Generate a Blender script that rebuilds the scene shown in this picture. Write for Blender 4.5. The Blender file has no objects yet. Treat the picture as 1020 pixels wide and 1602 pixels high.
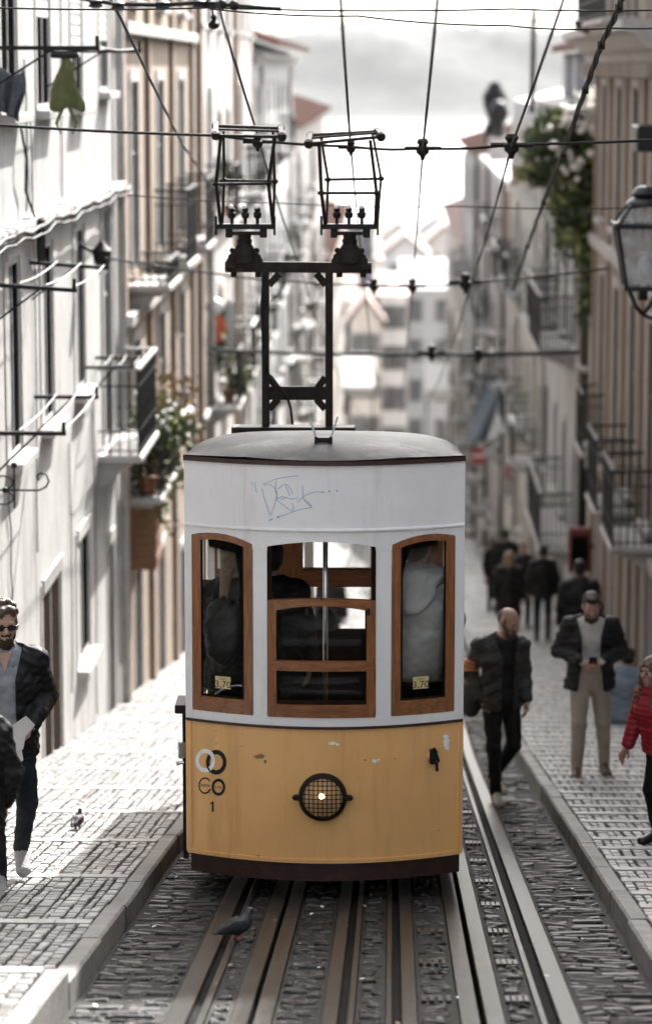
import bpy, bmesh, math, random
HAZE = 1.8e-5
import numpy as np
from mathutils import Vector, Matrix, Euler, Quaternion
random.seed(7); RS = np.random.RandomState(11)
R = math.radians
SC = bpy.context.scene
COL = SC.collection
# ---------------------------------------------------------------- camera
F = 4500.0                       # focal length in photo pixels (photo is 1020 x 1602)
TH, PSI = R(8.73), R(1.321)      # pitch below the horizon, heading to the left of the street axis (+Y)
cam = bpy.data.cameras.new('camera'); CAM = bpy.data.objects.new('camera', cam); COL.objects.link(CAM)
CAM.rotation_euler = (math.pi/2-TH, 0, PSI)
cam.sensor_fit = 'VERTICAL'; cam.sensor_height = 36; cam.sensor_width = 36; cam.lens = F/1602*36
cam.clip_start = .5; cam.clip_end = 9000
cam.dof.use_dof = True; cam.dof.focus_distance = 18.0; cam.dof.aperture_fstop = 1.65
SC.camera = CAM
# ---------------------------------------------------------------- light
EL, AZ = R(41), R(18)
S = Vector((math.sin(AZ)*math.cos(EL), math.cos(AZ)*math.cos(EL), math.sin(EL)))
w = bpy.data.worlds.new("World"); SC.world = w; w.use_nodes = True
nt = w.node_tree; bg = nt.nodes['Background']
sky = nt.nodes.new('ShaderNodeTexSky'); sky.sky_type = 'NISHITA'; sky.sun_disc = False
sky.sun_elevation = EL; sky.sun_rotation = AZ; sky.air_density = 1.0; sky.dust_density = 4.0; sky.ozone_density = .6
hs_ = nt.nodes.new('ShaderNodeHueSaturation'); hs_.inputs['Saturation'].default_value = .35
nt.links.new(sky.outputs[0], hs_.inputs['Color']); nt.links.new(hs_.outputs[0], bg.inputs[0]); bg.inputs[1].default_value = .14
sl = bpy.data.lights.new('sun', 'SUN'); sl.energy = 3.9; sl.angle = R(.55); sl.color = (1, .975, .945)
SUN = bpy.data.objects.new('sun', sl); COL.objects.link(SUN); SUN.rotation_euler = S.to_track_quat('Z', 'Y').to_euler()
SUN.location = (20, 60, 60)
SC.view_settings.view_transform = 'Standard'; SC.view_settings.look = 'None'
SC.view_settings.exposure = 2.02; SC.view_settings.gamma = 1
SC.cycles.use_denoising = True
SC.cycles.max_bounces = 8; SC.cycles.transparent_max_bounces = 24; SC.cycles.volume_bounces = 0
SC.cycles.sample_clamp_indirect = 6
# ---------------------------------------------------------------- sight lines and terrain profile
CR = Euler((math.pi/2-TH, 0, PSI)).to_matrix()
def ray(px, py): return CR @ Vector(((px-510)/F, (801-py)/F, -1))
def at_y(px, py, Y): d = ray(px, py); return d*(Y/d.y)
def at_x(px, py, X): d = ray(px, py); return d*(X/d.x)
def g(y):                        # height of the tram road along the street
    if y < 30: return -2.22-.1675*y
    if y < 60: return -7.245-.145*(y-30)
    if y < 200: return -11.595-.137*(y-60)
    if y < 1000: return -30.775-.0245*(y-200)
    return -50.4
XL, KL, KR, XRW = -3.43, -1.53, 1.33, 3.6   # left wall, left kerb, right kerb, right wall
def stair(y, L):
    n = math.floor(y/L); a = g(n*L); b = g((n+1)*L)+.012
    return a+(b-a)*(y/L-n)+.126
SL, SR_ = 2.2, 1.3
def zl(y): return stair(y, SL)+(.06 if y < 13.2 else 0)      # one raised step near the viewer
def zr(y): return stair(y, SR_)
# ---------------------------------------------------------------- materials
MATS = {}
def pm(name, c1, c2=None, scale=8, rough=.7, metal=0, bump=0, detail=5, stretch=(1,1,1), bscale=None, tone=False, spec=.5, mix=(.35,.65), streak=None, coat=0):
    m = bpy.data.materials.new(name); m.use_nodes = True; n = m.node_tree; N = n.nodes; L = n.links
    p = N['Principled BSDF']; p.inputs['Roughness'].default_value = rough; p.inputs['Metallic'].default_value = metal
    p.inputs['Specular IOR Level'].default_value = spec; p.inputs['Coat Weight'].default_value = coat
    c2 = c2 or tuple(min(1, c*1.18) for c in c1)
    tc = N.new('ShaderNodeTexCoord'); mp = N.new('ShaderNodeMapping'); mp.inputs['Scale'].default_value = stretch
    L.new(tc.outputs['Object'], mp.inputs[0])
    no = N.new('ShaderNodeTexNoise'); no.inputs['Scale'].default_value = scale; no.inputs['Detail'].default_value = detail; no.inputs['Roughness'].default_value = .62
    L.new(mp.outputs[0], no.inputs['Vector'])
    cr = N.new('ShaderNodeValToRGB'); cr.color_ramp.elements[0].position = mix[0]; cr.color_ramp.elements[1].position = mix[1]
    cr.color_ramp.elements[0].color = (*c1, 1); cr.color_ramp.elements[1].color = (*c2, 1)
    src = no.outputs['Fac']
    if tone:
        at = N.new('ShaderNodeAttribute'); at.attribute_name = 'tone'
        ma = N.new('ShaderNodeMath'); ma.operation = 'MULTIPLY_ADD'; ma.inputs[1].default_value = .55
        L.new(at.outputs['Fac'], ma.inputs[0])
        mb = N.new('ShaderNodeMath'); mb.operation = 'MULTIPLY'; mb.inputs[1].default_value = .5
        L.new(no.outputs['Fac'], mb.inputs[0]); L.new(mb.outputs[0], ma.inputs[2]); src = ma.outputs[0]
    L.new(src, cr.inputs[0]); out = cr.outputs[0]
    if streak:
        mp2 = N.new('ShaderNodeMapping'); mp2.inputs['Scale'].default_value = streak[0]; L.new(tc.outputs['Object'], mp2.inputs[0])
        n2 = N.new('ShaderNodeTexNoise'); n2.inputs['Scale'].default_value = 1; n2.inputs['Detail'].default_value = 6; n2.inputs['Roughness'].default_value = .7
        L.new(mp2.outputs[0], n2.inputs['Vector'])
        r2 = N.new('ShaderNodeValToRGB'); r2.color_ramp.elements[0].position = streak[2]; r2.color_ramp.elements[1].position = streak[3]
        r2.color_ramp.elements[0].color = (0,0,0,1); r2.color_ramp.elements[1].color = (1,1,1,1); L.new(n2.outputs['Fac'], r2.inputs[0])
        mx = N.new('ShaderNodeMixRGB'); L.new(r2.outputs[0], mx.inputs[0]); L.new(out, mx.inputs[1]); mx.inputs[2].default_value = (*streak[1], 1); out = mx.outputs[0]
    L.new(out, p.inputs['Base Color'])
    if bump:
        b = N.new('ShaderNodeBump'); b.inputs['Strength'].default_value = bump; b.inputs['Distance'].default_value = .02
        nb = N.new('ShaderNodeTexNoise'); nb.inputs['Scale'].default_value = bscale or scale*3; nb.inputs['Detail'].default_value = 6
        L.new(mp.outputs[0], nb.inputs['Vector']); L.new(nb.outputs['Fac'], b.inputs['Height']); L.new(b.outputs[0], p.inputs['Normal'])
    MATS[name] = m; return m
def glass(name, tint=(.9,.95,.93), refl=.06, dirt=.03):
    m = bpy.data.materials.new(name); m.use_nodes = True; n = m.node_tree; N = n.nodes; L = n.links; N.remove(N['Principled BSDF'])
    o = N['Material Output']; t = N.new('ShaderNodeBsdfTransparent'); t.inputs[0].default_value = (*tint, 1)
    gl = N.new('ShaderNodeBsdfGlossy'); gl.inputs['Roughness'].default_value = .03
    fr = N.new('ShaderNodeFresnel'); fr.inputs[0].default_value = 1.18
    mx = N.new('ShaderNodeMixShader'); L.new(fr.outputs[0], mx.inputs[0]); L.new(t.outputs[0], mx.inputs[1]); L.new(gl.outputs[0], mx.inputs[2])
    d = N.new('ShaderNodeBsdfDiffuse'); d.inputs[0].default_value = (.5,.48,.45,1)
    no = N.new('ShaderNodeTexNoise'); no.inputs['Scale'].default_value = 5; no.inputs['Detail'].default_value = 6
    ml = N.new('ShaderNodeMath'); ml.operation = 'MULTIPLY'; ml.inputs[1].default_value = dirt*2; L.new(no.outputs['Fac'], ml.inputs[0])
    m2 = N.new('ShaderNodeMixShader'); L.new(ml.outputs[0], m2.inputs[0]); L.new(mx.outputs[0], m2.inputs[1]); L.new(d.outputs[0], m2.inputs[2])
    L.new(m2.outputs[0], o.inputs[0]); MATS[name] = m; return m
M = MATS
# ---------------------------------------------------------------- mesh builder
def tag(o, label=None, cat=None, group=None, kind=None):
    if label: o['label'] = label
    if cat: o['category'] = cat
    if group: o['group'] = group
    if kind: o['kind'] = kind
    return o
def wloc(o):
    v = Vector((0,0,0))
    while o is not None: v = v+Vector(o.location); o = o.parent
    return v
def empty(name, loc, label=None, cat=None, group=None):
    o = bpy.data.objects.new(name, None); COL.objects.link(o); o.location = loc; o.empty_display_size = .2
    return tag(o, label, cat, group)
class MB:
    def __init__(s): s.v = []; s.f = []; s.m = []; s.t = []
    def add(s, vs, fs, mi=0, tone=None):
        b = len(s.v); s.v.extend([tuple(p) for p in vs]); s.f.extend([[i+b for i in f] for f in fs]); s.m.extend([mi]*len(fs))
        s.t.extend([tone if tone is not None else .5]*len(fs))
    def box(s, lo, hi, mi=0, bev=0):
        x0,y0,z0 = lo; x1,y1,z1 = hi
        if bev <= 0:
            s.add([(x0,y0,z0),(x1,y0,z0),(x1,y1,z0),(x0,y1,z0),(x0,y0,z1),(x1,y0,z1),(x1,y1,z1),(x0,y1,z1)],
                  [(0,3,2,1),(4,5,6,7),(0,1,5,4),(1,2,6,5),(2,3,7,6),(3,0,4,7)], mi)
        else:
            bm = bmesh.new(); bmesh.ops.create_cube(bm, size=1)
            for v in bm.verts: v.co = Vector(((x0+x1)/2+v.co.x*(x1-x0), (y0+y1)/2+v.co.y*(y1-y0), (z0+z1)/2+v.co.z*(z1-z0)))
            bmesh.ops.bevel(bm, geom=bm.edges[:], offset=bev, segments=1, affect='EDGES'); s.bm(bm, mi)
    def bm(s, bm, mi=0):
        bm.verts.index_update(); s.add([v.co for v in bm.verts], [[v.index for v in f.verts] for f in bm.faces], mi); bm.free()
    def bar(s, a, b, wx, wy=None, mi=0, up=Vector((0,0,1))):      # square bar between two points
        a = Vector(a); b = Vector(b); wy = wy or wx; d = (b-a).normalized()
        if abs(d.dot(up)) > .95: up = Vector((1,0,0))
        u = d.cross(up).normalized()*wx/2; v = u.cross(d).normalized()*wy/2
        q = [a-u-v, a+u-v, a+u+v, a-u+v, b-u-v, b+u-v, b+u+v, b-u+v]
        s.add(q, [(0,3,2,1),(4,5,6,7),(0,1,5,4),(1,2,6,5),(2,3,7,6),(3,0,4,7)], mi)
    def tube(s, pts, r, n=8, mi=0, cap=True):
        pts = [Vector(p) for p in pts]; rs = r if isinstance(r, (list, tuple)) else [r]*len(pts)
        vs = []; pu = None
        for i, p in enumerate(pts):
            d = (pts[min(i+1, len(pts)-1)]-pts[max(i-1, 0)]).normalized()
            if pu is None: pu = d.orthogonal().normalized()
            u = (pu-d*pu.dot(d)); u = u.normalized() if u.length > 1e-6 else d.orthogonal().normalized(); pu = u; v = d.cross(u)
            for k in range(n): a = 2*math.pi*k/n; vs.append(p+(u*math.cos(a)+v*math.sin(a))*rs[i])
        fs = [(i*n+k, i*n+(k+1)%n, (i+1)*n+(k+1)%n, (i+1)*n+k) for i in range(len(pts)-1) for k in range(n)]
        if cap: fs += [tuple(range(n))[::-1], tuple((len(pts)-1)*n+k for k in range(n))]
        s.add(vs, fs, mi)
    def lathe(s, c, prof, n=20, mi=0, axis='z'):                   # prof: (r, h)
        vs = []; c = Vector(c)
        for r, h in prof:
            for k in range(n):
                a = 2*math.pi*k/n; x, y = math.cos(a)*r, math.sin(a)*r
                vs.append(c+(Vector((x,y,h)) if axis == 'z' else Vector((x,-h,y))))   # axis y: h points at the camera
        m = len(prof); fs = [(i*n+k, i*n+(k+1)%n, (i+1)*n+(k+1)%n, (i+1)*n+k) for i in range(m-1) for k in range(n)]
        fs += [tuple(range(n))[::-1], tuple((m-1)*n+k for k in range(n))]
        s.add(vs, fs, mi)
    def prism(s, poly, vec, mi=0):                                 # closed polygon pushed along vec
        n = len(poly); vec = Vector(vec); a = [Vector(p) for p in poly]
        s.add(a+[p+vec for p in a], [tuple(range(n))[::-1], tuple(range(n, 2*n))]+[(i, (i+1)%n, n+(i+1)%n, n+i) for i in range(n)], mi)
    def ball(s, c, r, mi=0, seg=10, rings=7, sc=(1,1,1)):
        prof = [(max(1e-4, math.sin(math.pi*i/rings))*r, -math.cos(math.pi*i/rings)*r) for i in range(rings+1)]
        b = len(s.v); s.lathe((0,0,0), prof, seg, mi)
        for i in range(b, len(s.v)): p = s.v[i]; s.v[i] = (c[0]+p[0]*sc[0], c[1]+p[1]*sc[1], c[2]+p[2]*sc[2])
    def build(s, name, mats, parent=None, smooth=False, origin=None, tone=False, normals=True):
        off = wloc(parent) if parent is not None else Vector(origin or (0,0,0))
        me = bpy.data.meshes.new(name)
        me.from_pydata([(p[0]-off.x, p[1]-off.y, p[2]-off.z) for p in s.v], [], s.f)
        for m in (mats if isinstance(mats, (list, tuple)) else [mats]): me.materials.append(M[m])
        me.polygons.foreach_set('material_index', s.m)
        if tone: a = me.attributes.new('tone', 'FLOAT', 'FACE'); a.data.foreach_set('value', s.t)
        if normals and len(s.f) < 60000:
            bm = bmesh.new(); bm.from_mesh(me); bmesh.ops.recalc_face_normals(bm, faces=bm.faces); bm.to_mesh(me); bm.free()
        if smooth:
            me.polygons.foreach_set('use_smooth', [True]*len(me.polygons))
            if smooth is not True: me.set_sharp_from_angle(angle=R(smooth))
        o = bpy.data.objects.new(name, me); COL.objects.link(o)
        if parent is not None: o.parent = parent
        else: o.location = off
        return o
def lerp(a, b, t): return a+(b-a)*t
def text_geo(s, size, align='CENTER'):
    c = bpy.data.curves.new('t', 'FONT'); c.body = s; c.size = size; c.align_x = align; c.resolution_u = 3
    o = bpy.data.objects.new('t', c); COL.objects.link(o); dg = bpy.context.evaluated_depsgraph_get()
    me = bpy.data.meshes.new_from_object(o.evaluated_get(dg))
    vs = [v.co.copy() for v in me.vertices]; fs = [list(p.vertices) for p in me.polygons]
    bpy.data.objects.remove(o); bpy.data.curves.remove(c); bpy.data.meshes.remove(me)
    return vs, fs
# ---------------------------------------------------------------- palette
pm('white_paint', (.70,.69,.68), (.76,.75,.74), 3, .42, bump=.06, bscale=4, streak=((9,9,1.0),(.55,.52,.48),.55,.82))
pm('yellow_paint', (.70,.39,.145), (.78,.445,.17), 2.2, .38, bump=.14, bscale=3, streak=((7,7,.7),(.53,.285,.10),.50,.8), coat=.12)
pm('oxblood', (.022,.008,.0065), (.042,.015,.011), 9, .5, bump=.15, streak=((14,14,5),(.08,.05,.04),.62,.76))
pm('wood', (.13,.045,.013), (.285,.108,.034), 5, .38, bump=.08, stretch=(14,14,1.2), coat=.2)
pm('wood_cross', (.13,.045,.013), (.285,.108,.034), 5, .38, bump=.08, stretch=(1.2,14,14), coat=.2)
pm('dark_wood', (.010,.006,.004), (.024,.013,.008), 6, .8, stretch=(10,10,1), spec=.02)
pm('roof_paint', (.032,.032,.031), (.078,.078,.076), 4, .55, .0, bump=.2, bscale=9, streak=((2,5,2),(.18,.177,.17),.56,.74), spec=.25)
pm('rust_iron', (.0065,.004,.003), (.018,.011,.0075), 14, .55, .3, bump=.2, spec=.3)
pm('black_iron', (.004,.004,.0045), (.010,.010,.010), 20, .5, .2, bump=.1, spec=.3)
pm('steel', (.30,.29,.28), (.46,.45,.44), 10, .33, .85, bump=.12, stretch=(1,.3,1))
pm('rail_steel', (.016,.0148,.014), (.040,.037,.035), 9, .3, .0, bump=.25, bscale=40, stretch=(3,.8,3), streak=((26,5,10),(.009,.008,.007),.46,.66), spec=.34)
pm('chrome', (.55,.55,.55), (.65,.65,.65), 5, .2, 1)
pm('ceramic', (.75,.74,.72), None, 5, .2)
pm('slot_black', (.002,.002,.002), (.004,.004,.004), 12, 1, spec=.0)  # slot floor coloured black for the dark inside the open cable slot
pm('black_cable', (.004,.004,.0045), (.009,.009,.009), 6, .6, spec=.25)
pm('decal_black', (.005,.005,.005), (.009,.009,.009), 20, .5, spec=.3)
pm('decal_white', (.74,.73,.71), None, 20, .5)
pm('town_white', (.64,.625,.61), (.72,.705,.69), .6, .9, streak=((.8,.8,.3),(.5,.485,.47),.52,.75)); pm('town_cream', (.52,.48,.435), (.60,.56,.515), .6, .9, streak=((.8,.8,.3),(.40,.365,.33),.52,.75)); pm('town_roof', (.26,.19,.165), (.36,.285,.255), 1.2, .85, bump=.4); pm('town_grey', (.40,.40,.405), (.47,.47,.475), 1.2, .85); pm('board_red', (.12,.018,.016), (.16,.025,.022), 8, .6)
pm('decal_blue', (.14,.27,.40), (.22,.36,.48), 40, .6)
pm('sticker', (.55,.42,.20), (.60,.47,.24), 20, .5)
pm('rust_patch', (.17,.09,.04), (.30,.17,.07), 60, .8)
pm('plaster_white', (.35,.341,.332), (.42,.411,.402), 1.1, .85, bump=.3, bscale=10, streak=((2.2,2.2,.45),(.20,.188,.176),.50,.74))
pm('plaster_tan', (.235,.175,.128), (.29,.222,.165), 1.6, .85, bump=.2, streak=((2,2,.35),(.17,.125,.092),.5,.72))
pm('plaster_pink', (.36,.325,.30), (.43,.395,.37), 1.2, .85, streak=((1.5,1.5,.35),(.26,.225,.20),.52,.78))
pm('plaster_cream', (.37,.335,.28), (.44,.40,.345), 1.2, .85, streak=((1.5,1.5,.35),(.27,.235,.19),.52,.78))
pm('plaster_beige', (.27,.232,.196), (.335,.29,.248), 1.4, .85, bump=.2, streak=((2,2,.35),(.16,.132,.108),.5,.72))
pm('plaster_grey', (.29,.29,.295), (.35,.35,.355), 1.2, .85, streak=((1.5,1.5,.35),(.22,.216,.215),.55,.8))
pm('plaster_blue', (.085,.095,.11), (.12,.13,.15), 1.2, .85)
pm('stone_trim', (.34,.325,.31), (.42,.405,.39), 5, .8, bump=.25, streak=((3,3,1),(.24,.222,.205),.52,.74))
pm('kerb_stone', (.125,.117,.108), (.18,.17,.159), 6, .7, bump=.4, streak=((2,1.2,2),(.08,.073,.066),.48,.68))
pm('limestone', (.115,.109,.103), (.285,.275,.264), 14, .48, bump=.35, tone=True, mix=(.2,.8))
pm('basalt', (.007,.0064,.006), (.050,.046,.043), 18, .42, bump=.9, tone=True, mix=(.3,1.0), bscale=22, spec=.3)
pm('joint_dirt', (.011,.010,.009), (.026,.0235,.021), 12, .8, bump=.5, spec=.2)
pm('pale_joint', (.016,.014,.012), (.036,.033,.03), 14, .9, bump=.4, spec=.1)
pm('groove_dirt', (.004,.0036,.0033), (.016,.014,.0125), 20, .9, bump=.4, spec=.1); pm('soil', (.10,.085,.07), (.15,.13,.11), .3, .95)
pm('roof_tile', (.15,.080,.058), (.24,.135,.105), 3, .8, bump=.5, stretch=(1,6,1), streak=((2,2,2),(.14,.115,.095),.5,.7))
pm('window_dark', (.003,.003,.0035), (.010,.010,.010), 1.5, .5, spec=.0)
pm('window_grey', (.10,.102,.105), (.19,.193,.197), 1.5, .5, spec=.1)
pm('frame_white', (.42,.41,.40), None, 6, .5)
pm('frame_brown', (.075,.047,.03), (.13,.083,.055), 8, .6, stretch=(8,8,1))
pm('shutter_grey', (.19,.195,.20), (.27,.275,.28), 4, .6)
pm('door_green', (.010,.02,.017), (.018,.03,.025), 5, .8, spec=.05)
pm('blind', (.44,.435,.425), (.52,.51,.50), 4, .6)
pm('leaf_dark', (.018,.032,.010), (.06,.085,.026), 5, .6)
pm('leaf_light', (.11,.14,.04), (.22,.24,.09), 5, .6)
pm('leaf_dry', (.20,.12,.05), (.32,.22,.11), 5, .7)
pm('blossom', (.72,.68,.62), (.8,.78,.74), 6, .6)
pm('stem', (.04,.028,.018), (.08,.06,.04), 12, .9)
pm('terracotta', (.24,.10,.05), (.34,.16,.085), 8, .8)
pm('planter_wood', (.13,.06,.03), (.22,.115,.06), 6, .7, stretch=(1,1,9))
pm('cloth_green', (.075,.085,.03), (.12,.13,.05), 5, .9)
pm('cloth_deepgreen', (.012,.05,.038), (.025,.085,.065), 5, .9)
pm('cloth_orange', (.50,.12,.06), (.58,.18,.09), 5, .9)
pm('cloth_dark', (.05,.055,.065), (.10,.11,.13), 9, .9)
pm('cloth_blue', (.13,.16,.19), (.20,.235,.27), 5, .9)
pm('cloth_white', (.45,.445,.44), (.53,.525,.52), 5, .9)
pm('sign_red', (.33,.04,.038), (.38,.055,.05), 8, .5)
pm('awning_white', (.62,.61,.60), None, 3, .8)
pm('water', (.10,.115,.125), (.13,.145,.155), .02, .22, bump=.3, bscale=.05)
pm('hill_green', (.012,.015,.015), (.042,.044,.041), .012, .95, detail=9)
glass('tram_glass', (.97,.98,.975), dirt=.006); glass('lamp_glass', (.8,.85,.9), dirt=.35)
pm('lamp_metal', (.005,.0055,.006), (.012,.0125,.013), 10, .4, .3)
pm('lens', (.62,.36,.17), (.76,.48,.25), 12, .45, .05)
m = pm('bulb', (.9,.8,.6)); p = m.node_tree.nodes['Principled BSDF']; p.inputs['Emission Color'].default_value = (1,.60,.26,1); p.inputs['Emission Strength'].default_value = 4
p = MATS['lens'].node_tree.nodes['Principled BSDF']; p.inputs['Emission Color'].default_value = (1,.62,.33,1); p.inputs['Emission Strength'].default_value = .02  # reflector dish emits faintly itself, standing in for the bulb's light on it
# ================================================================ ground, road, pavements, rails
def sheet(name, xs, ys, zf, mat, kind='structure'):
    b = MB(); n = len(xs)
    vs = [(x, y, zf(x, y)) for y in ys for x in xs]
    b.add(vs, [(j*n+i, j*n+i+1, (j+1)*n+i+1, (j+1)*n+i) for j in range(len(ys)-1) for i in range(n-1)])
    o = b.build(name, mat, smooth=True); return tag(o, kind=kind)
YS = [-60,-20,0,10,20,30,40,60,100,150,200,300,500,800,1000]
sheet('ground', [-900,-300,-100,-30,-10,0,10,30,100,300,900], YS+[1150], lambda x, y: g(y)-.3, 'soil')
b = MB(); b.add([(-1600,960,-50),(1600,960,-50),(1600,3600,-50),(-1600,3600,-50)], [(0,1,2,3)]); tag(b.build('river', 'water'), kind='structure')
# far shore hills
def hz(x, y):
    t = (y-2950)/500; t = max(0, min(1, t)); e = t*t*(3-2*t)
    n = 40*math.sin(x*.0041+.6)*.45+14*math.sin(x*.013+2)+7*math.sin(x*.031+y*.01)+4*math.sin(x*.083+1)*math.sin(y*.05)
    return -51+e*(92+n*.55-.012*x+5*math.sin(y*.02+x*.02))+2.2*math.sin(x*.21)*e
sheet('hills', [x for x in range(-1500, 1501, 12)], [2950+25*i for i in range(24)], hz, 'hill_green')

def stones(b, x0, x1, y0, y1, cx, cy, zf, jit=.25, gap=.012, hvar=.006, bev=.012, drop=.03, rows=None):
    """rows of individually shaped setts across the street"""
    y = y0; row = 0
    while y < y1-.02:
        d = (y1-y0)/rows if rows else cy*random.uniform(1-jit*.6, 1+jit*.6); x = x0-random.random()*cx*.5
        while x < x1:
            wd = cx*random.uniform(1-jit, 1+jit); xa, xb = max(x, x0)+gap/2, min(x+wd, x1)-gap/2; x += wd
            if xb-xa < .03: continue
            ya, yb = y+gap/2+random.uniform(-1,1)*gap*.5, y+d-gap/2+random.uniform(-1,1)*gap*.5
            h = random.uniform(-hvar, hvar); tl = random.uniform(-hvar, hvar)*.6; j = lambda: random.uniform(-.5,.5)*bev
            P = [(xa+j(),ya+j()),(xb+j(),ya+j()),(xb+j(),yb+j()),(xa+j(),yb+j())]
            low = [(px, py, zf(px, (ya+yb)/2)+(zf(px,yb-.001)-zf(px,ya+.001))*((py-(ya+yb)/2)/max(yb-ya,.01))-drop) for px, py in P]
            cxm, cym = (xa+xb)/2, (ya+yb)/2; top = []
            for k, (px, py) in enumerate(P):
                qx = px-math.copysign(bev, px-cxm)*random.uniform(.7,1.3); qy = py-math.copysign(bev, py-cym)*random.uniform(.7,1.3)
                top.append((qx, qy, low[k][2]+drop+h+(tl if k in (0,3) else -tl)))
            mid = [(lerp(low[k][0], top[k][0], .25), lerp(low[k][1], top[k][1], .25), top[k][2]-bev*.55) for k in range(4)]
            b.add(low+mid+top, [(8,9,10,11)]+[(i, (i+1)%4, 4+(i+1)%4, 4+i) for i in range(4)]+[(4+i, 4+(i+1)%4, 8+(i+1)%4, 8+i) for i in range(4)], 0, random.random())
        y += d; row += 1
def setts(b, x0, x1, y0, y1, cx, cy, zf, bev=.006, drop=.03):
    """courses of pale setts running along the street, each stone shaped on its own"""
    n = max(1, round((x1-x0)/cx)); ed = [x0]+[x0+(x1-x0)*i/n+random.uniform(-.012,.012) for i in range(1, n)]+[x1]
    for i in range(n):
        y = y0; ph = random.uniform(0, 6.28); am = random.uniform(.003,.010); wob = lambda yy: am*math.sin(yy*2.3+ph)
        while y < y1-.03:
            d = cy*random.uniform(.6, 1.5); ye = min(y1, y+d)
            if y1-ye < .05: ye = y1
            gx = random.uniform(.004,.009); gy = random.uniform(.004,.009); h = random.uniform(-.003,.003); j = lambda: random.uniform(-.004,.004)
            xa, xb = ed[i]+gx, ed[i+1]-gx; P = [(xa+wob(y)+j(),y+gy+j()),(xb+wob(y)+j(),y+gy+j()),(xb+wob(ye)+j(),ye-gy+j()),(xa+wob(ye)+j(),ye-gy+j())]
            z = [zf(0, max(y0+.001, min(y1-.001, p[1]))) for p in P]; cxm, cym = (xa+xb)/2, (y+ye)/2
            low = [(P[k][0],P[k][1],z[k]-drop) for k in range(4)]; mid = [(P[k][0],P[k][1],z[k]+h-bev*.8) for k in range(4)]
            top = [(P[k][0]-math.copysign(bev, P[k][0]-cxm), P[k][1]-math.copysign(bev, P[k][1]-cym), z[k]+h) for k in range(4)]
            b.add(low+mid+top, [(8,9,10,11)]+[(q, (q+1)%4, 4+(q+1)%4, 4+q) for q in range(4)]+[(4+q, 4+(q+1)%4, 8+(q+1)%4, 8+q) for q in range(4)], 0, random.random()); y = ye
FAR = 44
# rail zones across the road: (centre of groove, list of (x0, x1, material) strips)
RAILS = [(-.922, [(-1.045,-.945),(-.899,-.862)], 'tram_rail', 'worn steel tram rail nearest the left kerb, pigeon standing on it'),
         (-.647, [(-.745,-.660),(-.634,-.549)], 'cable_slot', 'narrow black cable slot between two flat plates, left of the tram middle'),
         (-.222, [(-.318,-.245),(-.200,-.168)], 'tram_rail', 'brownish tram rail just right of the left cable slot'),
         (.033, [(-.020,.010),(.056,.130)], 'tram_rail', 'brownish tram rail next left of the bright cable slot'),
         (.434, [(.330,.420),(.448,.538)], 'cable_slot', 'bright steel cable slot beside the right lower edge of the tram'),
         (.768, [(.700,.733),(.790,.890)], 'tram_rail', 'bright steel tram rail nearest the right kerb')]
zones = [(min(s[0] for s in r[1])-.01, max(s[1] for s in r[1])+.01) for r in RAILS]
segs = []; x = KL+.02
for a, c in zones: segs.append((x, a)); x = c
segs.append((x, KR-.02))
b = MB()
for a, c in segs:
    wd = c-a
    stones(b, a, c, 11, FAR, .19 if wd > .35 else max(.1, wd*.6), .118, lambda x, y: g(y), .45, .018, .010, .014, .04)
road_ribs = MB()
for a, c in segs[4:6]:                                     # ribbed iron ties between the rails
    y = 12.2
    while y < 30:
        for k in range(4):
            xx = a+.014+k*min(.042, (c-a-.02)/4)
            b.add([(xx,y,g(y)-.02),(xx+.021,y,g(y)-.02),(xx+.021,y+.17,g(y+.17)-.02),(xx,y+.17,g(y+.17)-.02),
                   (xx,y,g(y)+.012),(xx+.021,y,g(y)+.012),(xx+.021,y+.17,g(y+.17)+.012),(xx,y+.17,g(y+.17)+.012)],
                  [(4,5,6,7),(0,1,5,4),(1,2,6,5),(3,0,4,7)], 1, 1.0)
        y += 1.24
tag(b.build('tram_road', ['basalt','rail_steel'], tone=True, normals=False), kind='structure')
b = MB(); n = 0
ys = list(np.arange(-10, FAR, 2.))+list(np.arange(FAR, 205, 8.))
b = MB()
for a, c in segs:
    a_, c_ = (KL-.1 if a < KL+.05 else a-.006), (KR+.1 if c > KR-.05 else c+.006); k = len(b.v); n = len(ys)
    vs = []
    for y in ys: z = g(y)-(.008 if y < FAR-1 else .004); vs += [(a_,y,z),(c_,y,z)]
    b.add(vs, [(j*2, j*2+1, j*2+3, j*2+2) for j in range(n-1)])
tag(b.build('road_bed', 'joint_dirt'), kind='structure')
b = MB(); stones(b, KL, KR, FAR, 200, .5, .4, lambda x, y: g(y), .4, .03, .006, .03, .03); tag(b.build('lower_road', 'limestone', tone=True, normals=False), kind='structure')
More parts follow.
